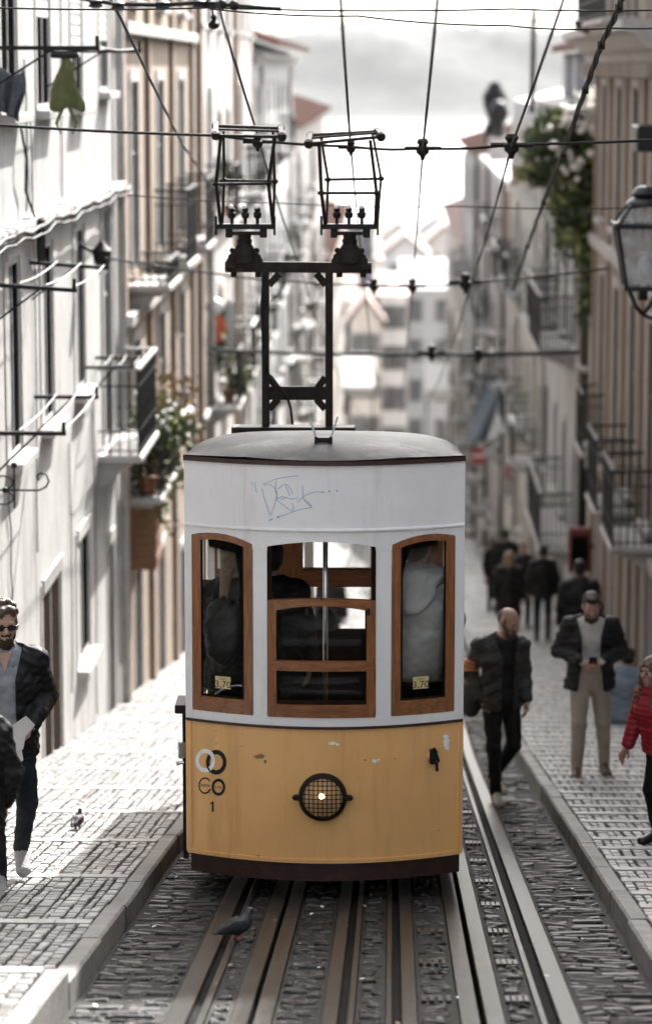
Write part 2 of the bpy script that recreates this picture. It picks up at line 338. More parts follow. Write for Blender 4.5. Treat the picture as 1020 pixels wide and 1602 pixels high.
for cx, strips, nm, lab in RAILS:
    yy = list(np.arange(-4, 62, 2.0))
    def strip_mesh(xa, xb, top=.006, bot=-.12):
        m_ = MB(); n = len(yy)
        vs = []
        for y in yy: vs += [(xa,y,g(y)+bot),(xa,y,g(y)+top-.004),(xa+.004,y,g(y)+top),(xb-.004,y,g(y)+top),(xb,y,g(y)+top-.004),(xb,y,g(y)+bot)]
        m_.add(vs, [(j*6+i, j*6+i+1, (j+1)*6+i+1, (j+1)*6+i) for j in range(n-1) for i in range(5)]); return m_
    root = empty(nm, (cx, 16, g(16)), lab, 'rail' if nm == 'tram_rail' else 'cable slot', 'rails and cable slots of the funicular track')
    for xa, xb in strips: strip_mesh(xa, xb).build('plate' if xb-xa > .05 else 'guard_strip', 'rail_steel', root)
    m_ = MB(); xa, xb = strips[0][1]+.001, strips[1][0]-.001
    vs = []
    for y in yy: dp_ = .11 if nm == 'cable_slot' else .03; vs += [(xa,y,g(y)-dp_),(xb,y,g(y)-dp_)]
    m_.add(vs, [(j*2, j*2+1, j*2+3, j*2+2) for j in range(len(yy)-1)]); m_.build('groove', 'slot_black' if nm == 'cable_slot' else 'groove_dirt', root)

def pavement(name, x0, x1, zf, L, bandw, ybeg, cx, cy, extra=None):
    b = MB(); q = ybeg
    marks = []
    for n in range(math.floor(ybeg/L), int((FAR+8)/L)):
        cuts = [n*L]+([n*L+extra-bandw*.45, n*L+extra+bandw*.45] if extra else [])+[(n+1)*L-bandw]
        for k in range(0, len(cuts), 2): marks.append((cuts[k]+.004, cuts[k+1]-.004))
    for s_, e_ in marks: setts(b, x0, x1, s_, e_, cx, cy, lambda x, y: zf(y))
    n0 = math.floor(ybeg/L)
    for n in range(n0, int(70/L)):                        # pale edging stone along the lip of each long step
        for (s, e) in [((n+1)*L-bandw+.004, (n+1)*L-.004)]+([(n*L+extra-bandw*.45, n*L+extra+bandw*.45)] if extra else []):
            x = x0
            while x < x1-.05:
                xe = min(x1, x+random.uniform(.55,.95)); z0, z1 = zf(s+.0005)+.006, zf(e-.0005)+.006
                q = [(x+.003,s,z0-.11),(xe-.003,s,z0-.11),(xe-.003,e,z1-.11),(x+.003,e,z1-.11),(x+.003,s,z0),(xe-.003,s,z0),(xe-.003,e,z1),(x+.003,e,z1)]
                b.add(q, [(4,5,6,7),(0,1,5,4),(1,2,6,5),(2,3,7,6),(3,0,4,7)], 1, random.random()*.6+.3); x = xe
    yy = [];
    for n in range(-4, int(205/L)+1): yy += [(n*L+.001), ((n+1)*L-.002)]
    base = len(b.v); vs = []
    for y in yy: vs += [(x0,y,zf(y)-.012),(x1,y,zf(y)-.012)]
    b.add(vs, [(j*2, j*2+1, j*2+3, j*2+2) for j in range(len(yy)-1)], 2)
    far = MB(); stones(far, x0, x1, FAR+8, 200, .55, .45, lambda x, y: zf(y), .3, .02, .004, .02, .03)
    b.v, b.f, b.m, b.t = b.v+far.v, b.f+[[i+len(b.v) for i in f] for f in far.f], b.m+far.m, b.t+far.t
    return tag(b.build(name, ['limestone','stone_trim','pale_joint'], tone=True, normals=False), kind='structure')
KW = .115
pavement('left_pavement', XL, KL-KW, zl, SL, .16, 10, .066, .115)
pavement('right_pavement', KR+KW, XRW, zr, SR_, .16, 12, .066, .115, extra=.62)
def kerb(name, xa, xb, zf):
    b = MB(); y = -6.
    while y < 200:
        ln = random.uniform(1.0, 1.6) if y < 60 else 5; ye = y+ln; ye = 13.2 if y < 13.19 and ye > 12.6 else ye
        e_ = random.uniform(-.007,.005); up_ = zf(12)-stair(12, SL) if zf is zl and ye < 13.3 else 0
        zt0, zt1 = g(y)+.135+e_+up_, g(ye)+.135+e_*random.uniform(-1,1)+up_
        yy0, yy1 = y+.004, ye-.004; c = .014
        prof = lambda yv, zt: [(xa,yv,zt-.45),(xa,yv,zt-c),(xa+c,yv,zt),(xb-c,yv,zt),(xb,yv,zt-c),(xb,yv,zt-.45)]
        jx = random.uniform(-.006,.006); P0 = [(p[0]+jx,p[1],p[2]) for p in prof(yy0, zt0)]; P1 = [(p[0]+jx,p[1],p[2]) for p in prof(yy1, zt1)]
        b.add(P0+P1, [(i, i+1, 7+i, 6+i) for i in range(5)]+[(0,1,2,3,4,5),(11,10,9,8,7,6)], 0, random.random()); y = ye
    return tag(b.build(name, 'kerb_stone', tone=True), kind='structure')
kerb('left_kerb', KL-KW, KL, zl); kerb('right_kerb', KR, KR+KW, zr)
# ================================================================ the tram
TY = 17.5; _c = at_y(506, 1000, TY); XC = _c.x; HW = .868; BOW = .25; LEN = 6.6; SLP = .1675
def zt(py): return at_y(506, py, TY).z
def yf(u): return TY+BOW*(u/HW)**2
def up(px):                                   # photo column on the tram front -> sideways offset from the tram's middle
    u = 0
    for _ in range(6): u = at_y(px, 1000, yf(u)).x-XC
    return u
def onf(px, py, off=.002):                    # photo pixel -> point on the tram's curved front
    u = 0
    for _ in range(6): p = at_y(px, py, yf(u)-off); u = p.x-XC
    return p
def strip(b, u0, u1, z0, z1, off=0, th=.03, n=None, mi=0):
    n = n or max(2, int((u1-u0)/.05)); f0 = z0 if callable(z0) else (lambda u: z0); f1 = z1 if callable(z1) else (lambda u: z1)
    vs = []
    for i in range(n+1):
        u = lerp(u0, u1, i/n); y = yf(u)-off
        vs += [(XC+u,y,f0(u)),(XC+u,y,f1(u)),(XC+u,y+th,f1(u)),(XC+u,y+th,f0(u))]
    fs = [(i*4+k, i*4+(k+1)%4, i*4+4+(k+1)%4, i*4+4+k) for i in range(n) for k in range(4)]+[(0,1,2,3),(n*4+3,n*4+2,n*4+1,n*4)]
    b.add(vs, fs, mi)
def fronttube(b, u0, u1, z, r, off=0, n=30, mi=0): b.tube([(XC+lerp(u0,u1,i/n), yf(lerp(u0,u1,i/n))-off, z) for i in range(n+1)], r, 8, mi)
Z_ROOF, Z_BEAD, Z_SILL, Z_BELT, Z_YEL, Z_SK = zt(727), zt(830), zt(1123), zt(1138), zt(1349), zt(1380)
TG = (XC, TY+.3, g(TY+.3))
tram = empty('funicular_tram', TG, 'yellow and white funicular tram with wooden windows and a caged headlamp, on the rails', 'tram')
def part(b, name, mat, par=None, smooth=40): return b.build(name, mat, par or tram, smooth)
b = MB(); strip(b, -HW, HW, Z_BEAD, Z_ROOF, 0, .03, 40); up_panel = part(b, 'upper_panel', 'white_paint')
b = MB(); fronttube(b, -HW, HW, Z_BEAD, .012, .004)
for i in range(24): u = lerp(-HW*.97, HW*.97, i/23); b.ball((XC+u, yf(u)-.004, Z_BEAD-.03), .005, 0, 6, 4)
part(b, 'moulding', 'white_paint', up_panel)
# graffiti tag, traced as thin pen strokes on the panel
G = lambda x, y: (270+x*.4608, 660+y*.4608)
strokes = [[(268,205),(272,216)],[(281,204),(281,222),(286,240)],[(307,211),(330,203),(352,194),(388,187),(427,183)],
 [(303,226),(312,262),(326,300),(332,318),(340,300),(350,268),(354,240),(344,222),(328,212),(310,216)],[(352,200),(350,235),(357,262)],
 [(358,228),(380,212),(398,222),(408,246)],[(384,216),(398,250)],[(352,263),(372,254),(386,258),(366,264)],[(352,264),(376,282),(404,302),(411,290),(404,276)],
 [(385,255),(403,262),(424,258)],[(441,216),(443,245),(446,265),(470,290)],[(424,272),(440,258),(458,246),(482,238),(512,238)],[(446,262),(462,275),(474,288)],
 [(360,323),(392,312),(430,298),(474,291)]]
b = MB()
for s in strokes:
    pts = []
    for i in range(len(s)-1):
        p0 = s[max(i-1,0)]; p1 = s[i]; p2 = s[i+1]; p3 = s[min(i+2, len(s)-1)]
        for k in range(5):
            t = k/5; f = lambda a, b_, c, d: .5*((2*b_)+(-a+c)*t+(2*a-5*b_+4*c-d)*t*t+(-a+3*b_-3*c+d)*t**3)
            pts.append((f(p0[0],p1[0],p2[0],p3[0]), f(p0[1],p1[1],p2[1],p3[1])))
    pts.append(s[-1]); b.tube([onf(*G(*p), .0005) for p in pts], [.0016+.0009*random.random() for _ in pts], 5)
for x, y in [(330,333),(338,331),(357,325),(360,322),(512,239),(533,236),(558,234)]: b.ball(onf(*G(x, y), 0), .0055, 0, 6, 4)
part(b, 'graffiti_tag', 'decal_blue', up_panel)
# window band: posts, arched header, sill
WL = (up(301), up(396)); WC = (up(418), up(588)); WR = (up(612), up(711))
def archs(w, pa, pm_, pb):                    # underside of the header: edge, crown, edge (pixel rows at the tram's middle)
    za, zm, zb = zt(pa), zt(pm_), zt(pb); c = zm-(za+zb)/2
    return lambda u: lerp(za, zb, (u-w[0])/(w[1]-w[0]))+c*(1-((2*(u-w[0])/(w[1]-w[0]))-1)**2)
aL, aC, aR = archs(WL, 846, 841, 855), archs(WC, 857, 848, 857), archs(WR, 855, 841, 846)
b = MB()
for w, a in ((WL,aL),(WC,aC),(WR,aR)): strip(b, w[0], w[1], a, Z_BEAD, .0, .05)
for u0, u1 in ((-HW,WL[0]),(WL[1],WC[0]),(WC[1],WR[0]),(WR[1],HW)): strip(b, u0, u1, Z_SILL-.01, Z_BEAD, .0, .06)
for u0, u1 in ((WL[1],WC[0]),(WC[1],WR[0])):
    strip(b, u0-.003, u1+.003, zt(862), zt(834), .004, .01)
    for du in (.012, u1-u0-.012):
        for zz in (zt(838), zt(848), zt(858)): b.ball((XC+u0+du, yf(u0+du)-.005, zz), .0045, 0, 6, 4)
        for zz in (zt(1126), zt(1119)): b.ball((XC+u0+du, yf(u0+du)-.002, zz), .0045, 0, 6, 4)
strip(b, -HW, HW, Z_BELT, Z_SILL, .003, .06, 40)
part(b, 'window_band', 'white_paint')
for sx in (-1, 1):
    for za_, zb_, mt in ((Z_YEL, Z_BELT-.01, 'yellow_paint'), (Z_BELT, Z_ROOF, 'white_paint')): b = MB(); b.tube([(XC+sx*(HW-.006), yf(HW)+.01, za_), (XC+sx*(HW-.006), yf(HW)+.01, zb_)], .014, 8); part(b, 'corner_bead', mt)
def ztop(a, d): return lambda u: a(u)-d
def sash(name, w, a, fw, zb, glassbot, par=None, bottom=.0):
    b = MB(); e = .003; t = .04; o = .006
    strip(b, w[0]+e, w[0]+fw, zb, ztop(a, e), o, t); strip(b, w[1]-fw, w[1]-e, zb, ztop(a, e), o, t)
    strip(b, w[0]+fw, w[1]-fw, ztop(a, fw*.72), ztop(a, e), o, t, 8, 1); strip(b, w[0]+fw, w[1]-fw, zb, glassbot, o, t, 8, 1)
    fr = b.build(name, ['wood','wood_cross'], tram, 40)
    m = MB(); q = .012
    strip(m, w[0]+fw, w[0]+fw+q, glassbot, ztop(a, fw*.72), -.008, .02); strip(m, w[1]-fw-q, w[1]-fw, glassbot, ztop(a, fw*.72), -.008, .02)
    strip(m, w[0]+fw, w[1]-fw, glassbot, glassbot+q, -.008, .02); m.build('glazing_bead', 'dark_wood', fr, 40)
    m = MB(); strip(m, w[0]+fw, w[1]-fw, glassbot, ztop(a, fw*.72), -.022, .004); m.build('pane', 'tram_glass', fr, True)
    return fr
fw = .058
frL = sash('window', WL, aL, fw, Z_SILL, zt(1100)); frR = sash('window', WR, aR, fw, Z_SILL, zt(1100))
# middle: upper half open, dropped sash below with two panes
aS = archs(WC, 941, 937, 941); aP = archs((WC[0]+fw, WC[1]-fw), 956, 948, 956)
b = MB(); e = .003
strip(b, WC[0]+e, WC[0]+fw, Z_SILL, aS, .010, .045); strip(b, WC[1]-fw, WC[1]-e, Z_SILL, aS, .010, .045)
strip(b, WC[0]+fw, WC[1]-fw, aP, aS, .010, .045, 10, 1); strip(b, WC[0]+fw*.4, WC[1]-fw*.4, zt(1050), zt(1035), .016, .05, 10, 1)
strip(b, WC[0]+fw, WC[1]-fw, Z_SILL, zt(1103), .010, .045, 10, 1)
frC = b.build('window', ['wood','wood_cross'], tram, 40)
b = MB(); strip(b, WC[0]+fw, WC[1]-fw, zt(1103), zt(1097), -.002, .03); strip(b, WC[0]+fw-.001, WC[0]+fw+.01, zt(1103), aP, -.012, .02); strip(b, WC[1]-fw-.01, WC[1]-fw+.001, zt(1103), aP, -.012, .02)
strip(b, WC[0]+e, WC[0]+.03, aS, ztop(aC, e), -.012, .03); strip(b, WC[1]-.03, WC[1]-e, aS, ztop(aC, e), -.012, .03); b.build('glazing_bead', 'dark_wood', frC, 40)
for z0, z1 in ((zt(1038), aP), (zt(1103), zt(1049))): b = MB(); strip(b, WC[0]+fw, WC[1]-fw, z0, z1, -.024, .004); b.build('pane', 'tram_glass', frC, True)
b = MB()
for px in (480, 576): p = onf(px, 955, .012); b.box((p.x-.012, p.y-.01, p.z-.03), (p.x+.012, p.y+.01, p.z+.012), 0, .003)
p = onf(503, 938, .012); b.ball(p, .006); b.build('latch', 'black_iron', frC)
# price stickers on the side panes
for px in (349, 658):
    p = onf(px, 1068, -.018); b = MB(); hw, hh = .049, .039; fr = frL if px < 500 else frR
    def dec(vs, z_off=0, off=-.016):
        r = []
        for v in vs: u = p.x-XC+v.x; r.append((XC+u, yf(u)-off, p.z+v.y+z_off))
        return r
    b.add(dec([Vector((-hw,-hh,0)),Vector((hw,-hh,0)),Vector((hw,hh,0)),Vector((-hw,hh,0))], 0, -.0195), [(0,1,2,3)])
    st = b.build('price_sticker', 'sticker', fr)
    b = MB(); vs, fs = text_geo('3,70', .062); b.add(dec(vs, -.032, -.0185), fs)
    vs, fs = text_geo('Carris', .019); b.add(dec(vs, .018, -.0185), fs); b.build('lettering', 'decal_black', st)
# lower panel
b = MB(); strip(b, -HW, HW, Z_YEL, Z_BELT-.01, 0, .03, 40); low = part(b, 'lower_panel', 'yellow_paint')
b = MB(); strip(b, -HW-.004, HW+.004, Z_BELT-.012, Z_BELT+.004, .014, .05, 40); part(b, 'belt_rail', 'oxblood')
b = MB(); strip(b, -HW, HW, Z_YEL-.006, Z_YEL+.02, .010, .04, 40)
for i in range(14): u = lerp(-HW*.95, HW*.95, i/13); b.ball((XC+u, yf(u)-.012, Z_YEL+.008), .006, 0, 6, 4)
part(b, 'bottom_band', 'yellow_paint', low)
b = MB(); strip(b, -HW+.03, HW-.012, Z_SK, Z_YEL-.006, -.02, .05, 40); part(b, 'skirt', 'oxblood')
for px, py in ((338,1143),(338,1163),(379,1147),(378,1167)): b = MB(); b.ball(onf(px, py, 0), .009, 0, 8, 5, (1,.5,1)); part(b, 'bolt_head', 'yellow_paint', low)
for sx in (-1, 1): b = MB(); b.tube([(XC+sx*(HW-.025), yf(HW-.025)-.003, Z_YEL+.03), (XC+sx*(HW-.025), yf(HW-.025)-.003, Z_BELT-.02)], .008, 8); part(b, 'edge_strip', 'yellow_paint', low)
for u_ in (-.52, .50):
    b = MB(); strip(b, u_-.012, u_+.012, Z_YEL+.03, Z_BELT-.02, .0012, .002, 3)
    for k in range(9): b.ball((XC+u_, yf(u_)-.001, lerp(Z_YEL+.06, Z_BELT-.05, k/8)), .0035, 0, 6, 4)
    part(b, 'seam_strip', 'yellow_paint', low)
# paint damage
def blob(px, py, rx, ry, seed, off=.0015):
    r_ = random.Random(seed); pts = []
    for k in range(22): a = 2*math.pi*k/22; q = r_.uniform(.45, 1.1); pts.append(onf(px+math.cos(a)*rx*q, py+math.sin(a)*ry*q, off))
    return pts
b = MB()
for i, (px, py, rx, ry) in enumerate([(520,1163,7,3.2),(528,1165,4,2.4),(586,1191,5.5,3.2),(592,1189,3,2),(698,1160,7.5,9),(699,1168,4,6),(697,1152,5,4)]):
    b = MB(); q = blob(px, py, rx, ry, i, .0012+.0003*i); b.add(q, [tuple(range(len(q)))]); part(b, 'chipped_paint', 'decal_white', low)
b = MB()
for i, (px, py, rx, ry) in enumerate([(402,1184,6,4),(409,1183,7,4.5),(415,1191,2.5,4),(571,1189,2,2),(618,1187,1.4,1.4),(686,1299,1.5,1.5),(404,1339,3,1.5)]):
    b = MB(); q = blob(px, py, rx, ry, 50+i, .0012+.0003*i); b.add(q, [tuple(range(len(q)))]); part(b, 'rust_spot', 'rust_patch', low)
# emblems
def ring(b, px, py, r0, r1, mi=0, off=.002, a0=0, a1=360, n=40, sx=1):
    vs = []
    for k in range(n+1):
        a = R(lerp(a0, a1, k/n)); c, s_ = math.cos(a), math.sin(a)
        vs += [onf(px+c*r0*sx, py-s_*r0, off), onf(px+c*r1*sx, py-s_*r1, off)]
    b.add(vs, [(2*k, 2*k+1, 2*k+3, 2*k+2) for k in range(n)], mi)
b = MB(); ring(b, 321.5, 1190, 11.8, 18.6, 0, .002, sx=.83); ring(b, 338.5, 1192.5, 12.4, 19.4, 1, .003, sx=.83); ring(b, 321.5, 1190, 11.8, 18.6, 0, .004, -58, 62, 16, .83)
b.build('ring_emblem', ['decal_white','decal_black'], low)
def ftext(b, s, px, py, size, mi=0, off=.003):
    vs, fs = text_geo(s, size); c = onf(px, py, off)
    b.add([(c.x+v.x, yf(c.x+v.x-XC)-off, c.z+v.y) for v in vs], fs, mi)
b = MB(); ring(b, 321, 1229, 10.6, 13, 0, .002, 35, 335, sx=.78); ftext(b, '20209', 321, 1231, .026)
for k, s in enumerate(('Carris', 'Lisboa')): ftext(b, s, 327, 1237+k*4, .014)
b.build('round_badge', 'decal_black', low)
b = MB(); ring(b, 342, 1231.5, 8.8, 13.4, 0, .002, sx=.8); ftext(b, 'C.MET', 342, 1233.5, .020); ring(b, 342, 1231.5, 8.8, 9.4, 0, .0025, sx=.8)
b.build('round_badge', 'decal_black', low)
b = MB(); q = [(329.5,1256),(334.5,1253),(334.5,1270),(331.8,1270),(331.8,1257.2),(329.5,1258.6)]; b.add([onf(x, y, .002) for x, y in q], [tuple(range(6))]); b.build('number', 'decal_black', low)
# headlamp
hc = onf(505, 1246, 0); pm_ = 38*(-hc.y*0+18.1)/F
r_ = 38*18.05/F
hl = MB(); hl.lathe(hc, [(r_*.97,-.02),(r_,.012),(r_*.99,.035),(r_*.93,.052),(r_*.84,.055),(r_*.80,.042),(r_*.80,-.02)], 36, 0, 'y')
for sx in (-1, 1): hl.box((hc.x+sx*r_*1.05-.022, hc.y-.05, hc.z-.016), (hc.x+sx*r_*1.05+.022, hc.y-.01, hc.z+.016), 0, .005); hl.ball((hc.x+sx*r_*1.16, hc.y-.035, hc.z), .014)
head = hl.build('headlamp', 'rust_iron', tram, 40)
b = MB(); b.lathe((hc.x, hc.y+.0, hc.z), [(r_*.82,.044),(r_*.70,.030),(r_*.45,.014),(r_*.1,.006)], 28, 0, 'y'); b.build('reflector', 'lens', head, True)
b = MB(); b.ball((hc.x-.006, hc.y-.032, hc.z+.012), .022, 0, 10, 8); b.build('bulb', 'bulb', head, True)
b = MB(); b.ball((hc.x+.01, hc.y-.030, hc.z-.052), .02, 0, 10, 8, (1,.6,1.2)); b.build('lamp_holder', 'black_iron', head, True)
b = MB()
for k in range(-4, 5):
    o = k*r_*.185; l = math.sqrt(max(0, (r_*.84)**2-o*o))
    if l < .01: continue
    f = lambda s, o=o: hc.y-.058-.022*(1-(o*o+s*s)/(r_*.85)**2)
    b.tube([(hc.x+o, f(l*t), hc.z+l*t) for t in np.linspace(-1, 1, 9)], .0032, 6); b.tube([(hc.x+l*t, f(l*t)-.002, hc.z+o) for t in np.linspace(-1, 1, 9)], .0032, 6)
b.build('wire_guard', 'rust_iron', head)
# tow hook bracket top right
p = onf(677, 1183, 0); b = MB(); b.lathe((p.x-.02, p.y, p.z), [(.03,0),(.03,.012),(.02,.02)], 16, 1, 'y'); b.box((p.x-.022,p.y-.05,p.z-.045),(p.x+.018,p.y-.012,p.z+.055), 0, .01)
b.tube([(p.x-.005,p.y-.03,p.z+.045),(p.x+.005,p.y-.06,p.z+.06),(p.x+.02,p.y-.05,p.z+.035)], .012, 8); b.tube([(p.x+.012,p.y-.04,p.z+.04),(p.x+.036,p.y-.045,p.z-.02),(p.x+.022,p.y-.04,p.z-.035),(p.x+.026,p.y-.04,p.z-.085)], .010, 8)
b.box((p.x-.012,p.y-.055,p.z-.02),(p.x+.03,p.y-.035,p.z+.01), 0, .006); b.build('hook_bracket', ['black_iron','yellow_paint'], tram, 40)
# left side step handle
p = at_y(284, 1103, 17.9); b = MB(); b.box((p.x-.035,p.y-.1,p.z-.035),(p.x+.05,p.y+.2,p.z+.02), 0, .006); b.box((p.x+.008,p.y-.03,p.z-1.0),(p.x+.04,p.y+.03,p.z-.03)); b.build('side_box', 'black_iron', tram)
p = at_y(284, 1170, 17.9); b = MB(); b.box((p.x-.02,p.y-.05,p.z-.06),(p.x+.03,p.y+.02,p.z+.05), 0, .008); b.tube([(p.x-.02,p.y-.04,p.z-.09),(p.x+.02,p.y-.04,p.z-.085)], .01, 8); b.ball((p.x-.02,p.y-.04,p.z-.09), .014); b.build('door_latch', 'chrome', tram, 40)
# sides, floor and rear, all sloping with the street
YE = TY+LEN
def sl_(Y): return -SLP*(Y-TY-BOW)
def sidebox(b, sx, y0, y1, z0, z1, th=.04, out=0, mi=0):
    xo = XC+sx*(HW+out); xi = XC+sx*(HW-th); a, c = sl_(y0), sl_(y1)
    q = [(xo,y0,z0+a),(xi,y0,z0+a),(xi,y1,z0+c),(xo,y1,z0+c),(xo,y0,z1+a),(xi,y0,z1+a),(xi,y1,z1+c),(xo,y1,z1+c)]
    b.add(q, [(0,3,2,1),(4,5,6,7),(0,1,5,4),(1,2,6,5),(2,3,7,6),(3,0,4,7)], mi)
y0 = TY+BOW+.02
for sx in (-1, 1):
    b = MB(); sidebox(b, sx, y0+.0, YE, Z_YEL, Z_BELT); sp = b.build('side_panel', 'yellow_paint', tram)
    b = MB(); sidebox(b, sx, y0, YE, Z_SK, Z_YEL-.002, .04, -.02); b.build('skirt', 'oxblood', sp)
    b = MB(); sidebox(b, sx, y0, YE, zt(850), Z_ROOF-.02); b.build('side_header', 'white_paint', tram)
    for i, (ya, yb) in enumerate(((y0,y0+.1),(y0+1.0,y0+1.12),(y0+2.1,y0+2.2),(y0+3.2,y0+3.3),(y0+4.3,y0+4.4),(YE-.1,YE))):
        b = MB(); sidebox(b, sx, ya, yb, Z_BELT+.001, zt(850)-.001, .05); b.build('side_post', 'white_paint', tram)
def slab(b, u0, u1, ya, yb, z0, z1, mi=0):
    a, c = sl_(ya), sl_(yb); q = [(XC+u0,ya,z0+a),(XC+u1,ya,z0+a),(XC+u1,yb,z0+c),(XC+u0,yb,z0+c),(XC+u0,ya,z1+a),(XC+u1,ya,z1+a),(XC+u1,yb,z1+c),(XC+u0,yb,z1+c)]
    b.add(q, [(0,3,2,1),(4,5,6,7),(0,1,5,4),(1,2,6,5),(2,3,7,6),(3,0,4,7)], mi)
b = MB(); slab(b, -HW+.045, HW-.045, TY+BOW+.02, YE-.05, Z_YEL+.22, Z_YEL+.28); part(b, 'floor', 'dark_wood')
# wooden partitions across the car, window openings above a low wall
def partition(Y, wins, zlow, zhigh, mat=('wood','wood_cross')):
    wins = sorted(wins)
    b = MB(); us = sorted({-HW+.05, HW-.05, *[w_ for w in wins for w_ in w[:2]]}); dz = sl_(Y)
    th = .05
    b.box((XC-HW+.05,Y,Z_YEL+.16+dz),(XC+HW-.05,Y+th,zlow+dz), 2); b.box((XC-HW+.05,Y,zhigh+dz),(XC+HW-.05,Y+th,Z_ROOF-.05+dz), 2)
    edges = [-HW+.05]+[w_ for w in wins for w_ in w]+[HW-.05]
    for i in range(0, len(edges), 2): b.box((XC+edges[i],Y-.008,zlow+dz+.0005),(XC+edges[i+1],Y+th,zhigh+dz-.0005), 0)
    for w in wins:
        zm = zt(921); b.box((XC+w[0]+.001,Y-.006,zm-.06+dz),(XC+w[1]-.001,Y+th-.01,zm+.06+dz), 1)
    return b.build('partition', [*mat,'dark_wood'], tram)
zlo, zhi = zt(1010), zt(838)
partition(TY+2.35, [(-.20,.30),(.40,.80),(-.80,-.36)], zt(1012), zhi)
partition(TY+4.45, [(-.55,.55)], zt(1030), zhi)
b = MB(); b.box((XC-HW,YE-.06,Z_SK+sl_(YE)),(XC+HW,YE-.02,Z_BELT+sl_(YE)), 0); b.box((XC-HW+.045,YE-.06,zt(850)+sl_(YE)),(XC+HW-.045,YE-.02,Z_ROOF-.03+sl_(YE)), 1)
for u0, u1 in ((-HW+.055,-HW+.12),(-.32,-.24),(.24,.32),(HW-.12,HW-.055)): b.box((XC+u0,YE-.055,Z_BELT+.001+sl_(YE)),(XC+u1,YE-.022,zt(850)-.001+sl_(YE)), 1)
b.build('rear_end', ['yellow_paint','white_paint'], tram)
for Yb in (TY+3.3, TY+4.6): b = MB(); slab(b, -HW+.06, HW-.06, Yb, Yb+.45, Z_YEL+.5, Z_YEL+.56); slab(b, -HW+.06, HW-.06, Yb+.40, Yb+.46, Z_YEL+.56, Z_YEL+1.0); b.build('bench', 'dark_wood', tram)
b = MB(); b.tube([(XC-.005,TY+.75,Z_YEL+.12),(XC-.005,TY+.75,Z_ROOF)], .017, 12); b.build('grab_pole', 'chrome', tram, True)
b = MB(); c = at_y(372, 1105, TY+.35); b.tube([(c.x+.19*math.cos(a), c.y+.03*math.sin(a), c.z+.19*math.sin(a)-.06) for a in np.linspace(0, 2*math.pi, 25)], .011, 8)
b.tube([(c.x,c.y,c.z-.06),(c.x,c.y+.15,c.z-.45)], .02, 8); b.build('brake_wheel', 'chrome', tram, True)
# roof
NU, NV = 30, 26; b = MB(); vs = []
def roofz(u, t):
    A = math.sqrt(max(0, 1-min(1, abs(u/(HW+.012)))**4)); B = 1-max(0, 1-t/.75)**2.4; return .015+.195*max(0, A)*B
for j in range(NV+1):
    tt = (j/NV)**1.8
    for i in range(NU+1):
        s_ = i/NU*2-1; u = math.copysign(abs(s_)**.8, s_)*(HW+.012); t = tt*(LEN+.05); Y = lerp(yf(u)-.02, TY+LEN+.05, tt)
        vs.append((XC+u, Y, Z_ROOF+.012+roofz(u, Y-yf(u)+.02)-SLP*max(0, Y-TY-.12*(1-abs(u/HW)))*(1 if True else 0)+ (SLP*BOW*(u/HW)**2*(1-tt))))
b.add(vs, [(j*(NU+1)+i, j*(NU+1)+i+1, (j+1)*(NU+1)+i+1, (j+1)*(NU+1)+i) for j in range(NV) for i in range(NU)])
roof = b.build('roof', 'roof_paint', tram, True)
b = MB(); strip(b, -HW-.012, HW+.012, Z_ROOF-.006, Z_ROOF+.022, .018, .06, 40)
for sx in (-1, 1): sidebox(b, sx, y0, YE, Z_ROOF-.02, Z_ROOF+.012, .04, .012)
b.build('roof_rim', 'oxblood', roof)
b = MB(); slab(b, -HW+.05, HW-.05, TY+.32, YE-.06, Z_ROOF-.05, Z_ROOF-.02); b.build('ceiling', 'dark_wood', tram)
u_ = up(505); zs_ = lambda Y: Z_ROOF+.012+roofz(u_, Y-yf(u_)+.02)-SLP*max(0, Y-TY-.12*(1-abs(u_/HW)))
Yb_ = min((TY+.06+.01*k for k in range(60)), key=lambda Y: abs(zs_(Y)-at_y(505, 690, Y).z))      # where it stands on the dome
b = MB(); p = Vector((XC+u_, Yb_, zs_(Yb_)+.012)); b.box((p.x-.055,p.y-.02,p.z-.04),(p.x+.055,p.y+.03,p.z+.012), 0); 
for sx in (-1, 1): b.box((p.x+sx*.045-.008,p.y-.04,p.z-.04),(p.x+sx*.045+.008,p.y+.05,p.z+.02), 0, .002); b.bar((p.x+sx*.04,p.y,p.z-.01), (p.x+sx*.088,p.y+.01,p.z+.14), .013, .013, 1)
b.build('roof_bracket', ['black_iron','steel'], roof)
for px in (314, 704): p = at_y(px, 700, TY+.7); b = MB(); b.box((p.x-.012,p.y-.02,p.z-.04),(p.x+.012,p.y+.02,p.z+.02), 0, .004); b.build('roof_cleat', 'black_iron', roof)
# trolley trestle on the roof
TQ = 20.5
T = lambda px, py, dy=0: at_y(px, py, TQ+dy)
b = MB(); a, c = T(363, 673), T(556, 673); b.box((a.x,TQ-.09,a.z-.035),(c.x,TQ+.09,a.z+.032), 0, .006); b.box((a.x-.01,TQ-.12,a.z-.06),(c.x+.02,TQ+.12,a.z-.036), 0)
for px in (380, 460, 540): q = T(px, 690); b.box((q.x-.03,TQ-.05,q.z-.12),(q.x+.03,TQ+.05,a.z-.061), 0)
trestle = b.build('trestle', 'rust_iron', tram)
b = MB()
for px in (415.5, 515): b.box((T(px,500).x-.027,TQ-.03,T(px,668).z),(T(px,500).x+.027,TQ+.03,T(px,424).z), 0, .004)
a, c = T(414, 612), T(517, 619); b.bar(T(421.5,610), T(509,610), .024, .05); b.bar(T(421.5,620), T(509,620), .03, .05)
for s_ in ((421,590,434,607),(509,590,497,607),(421,640,436,624),(509,640,495,624),(421,446,437,428),(510,446,495,428)): b.bar(T(s_[0],s_[1]), T(s_[2],s_[3]), .022, .05)
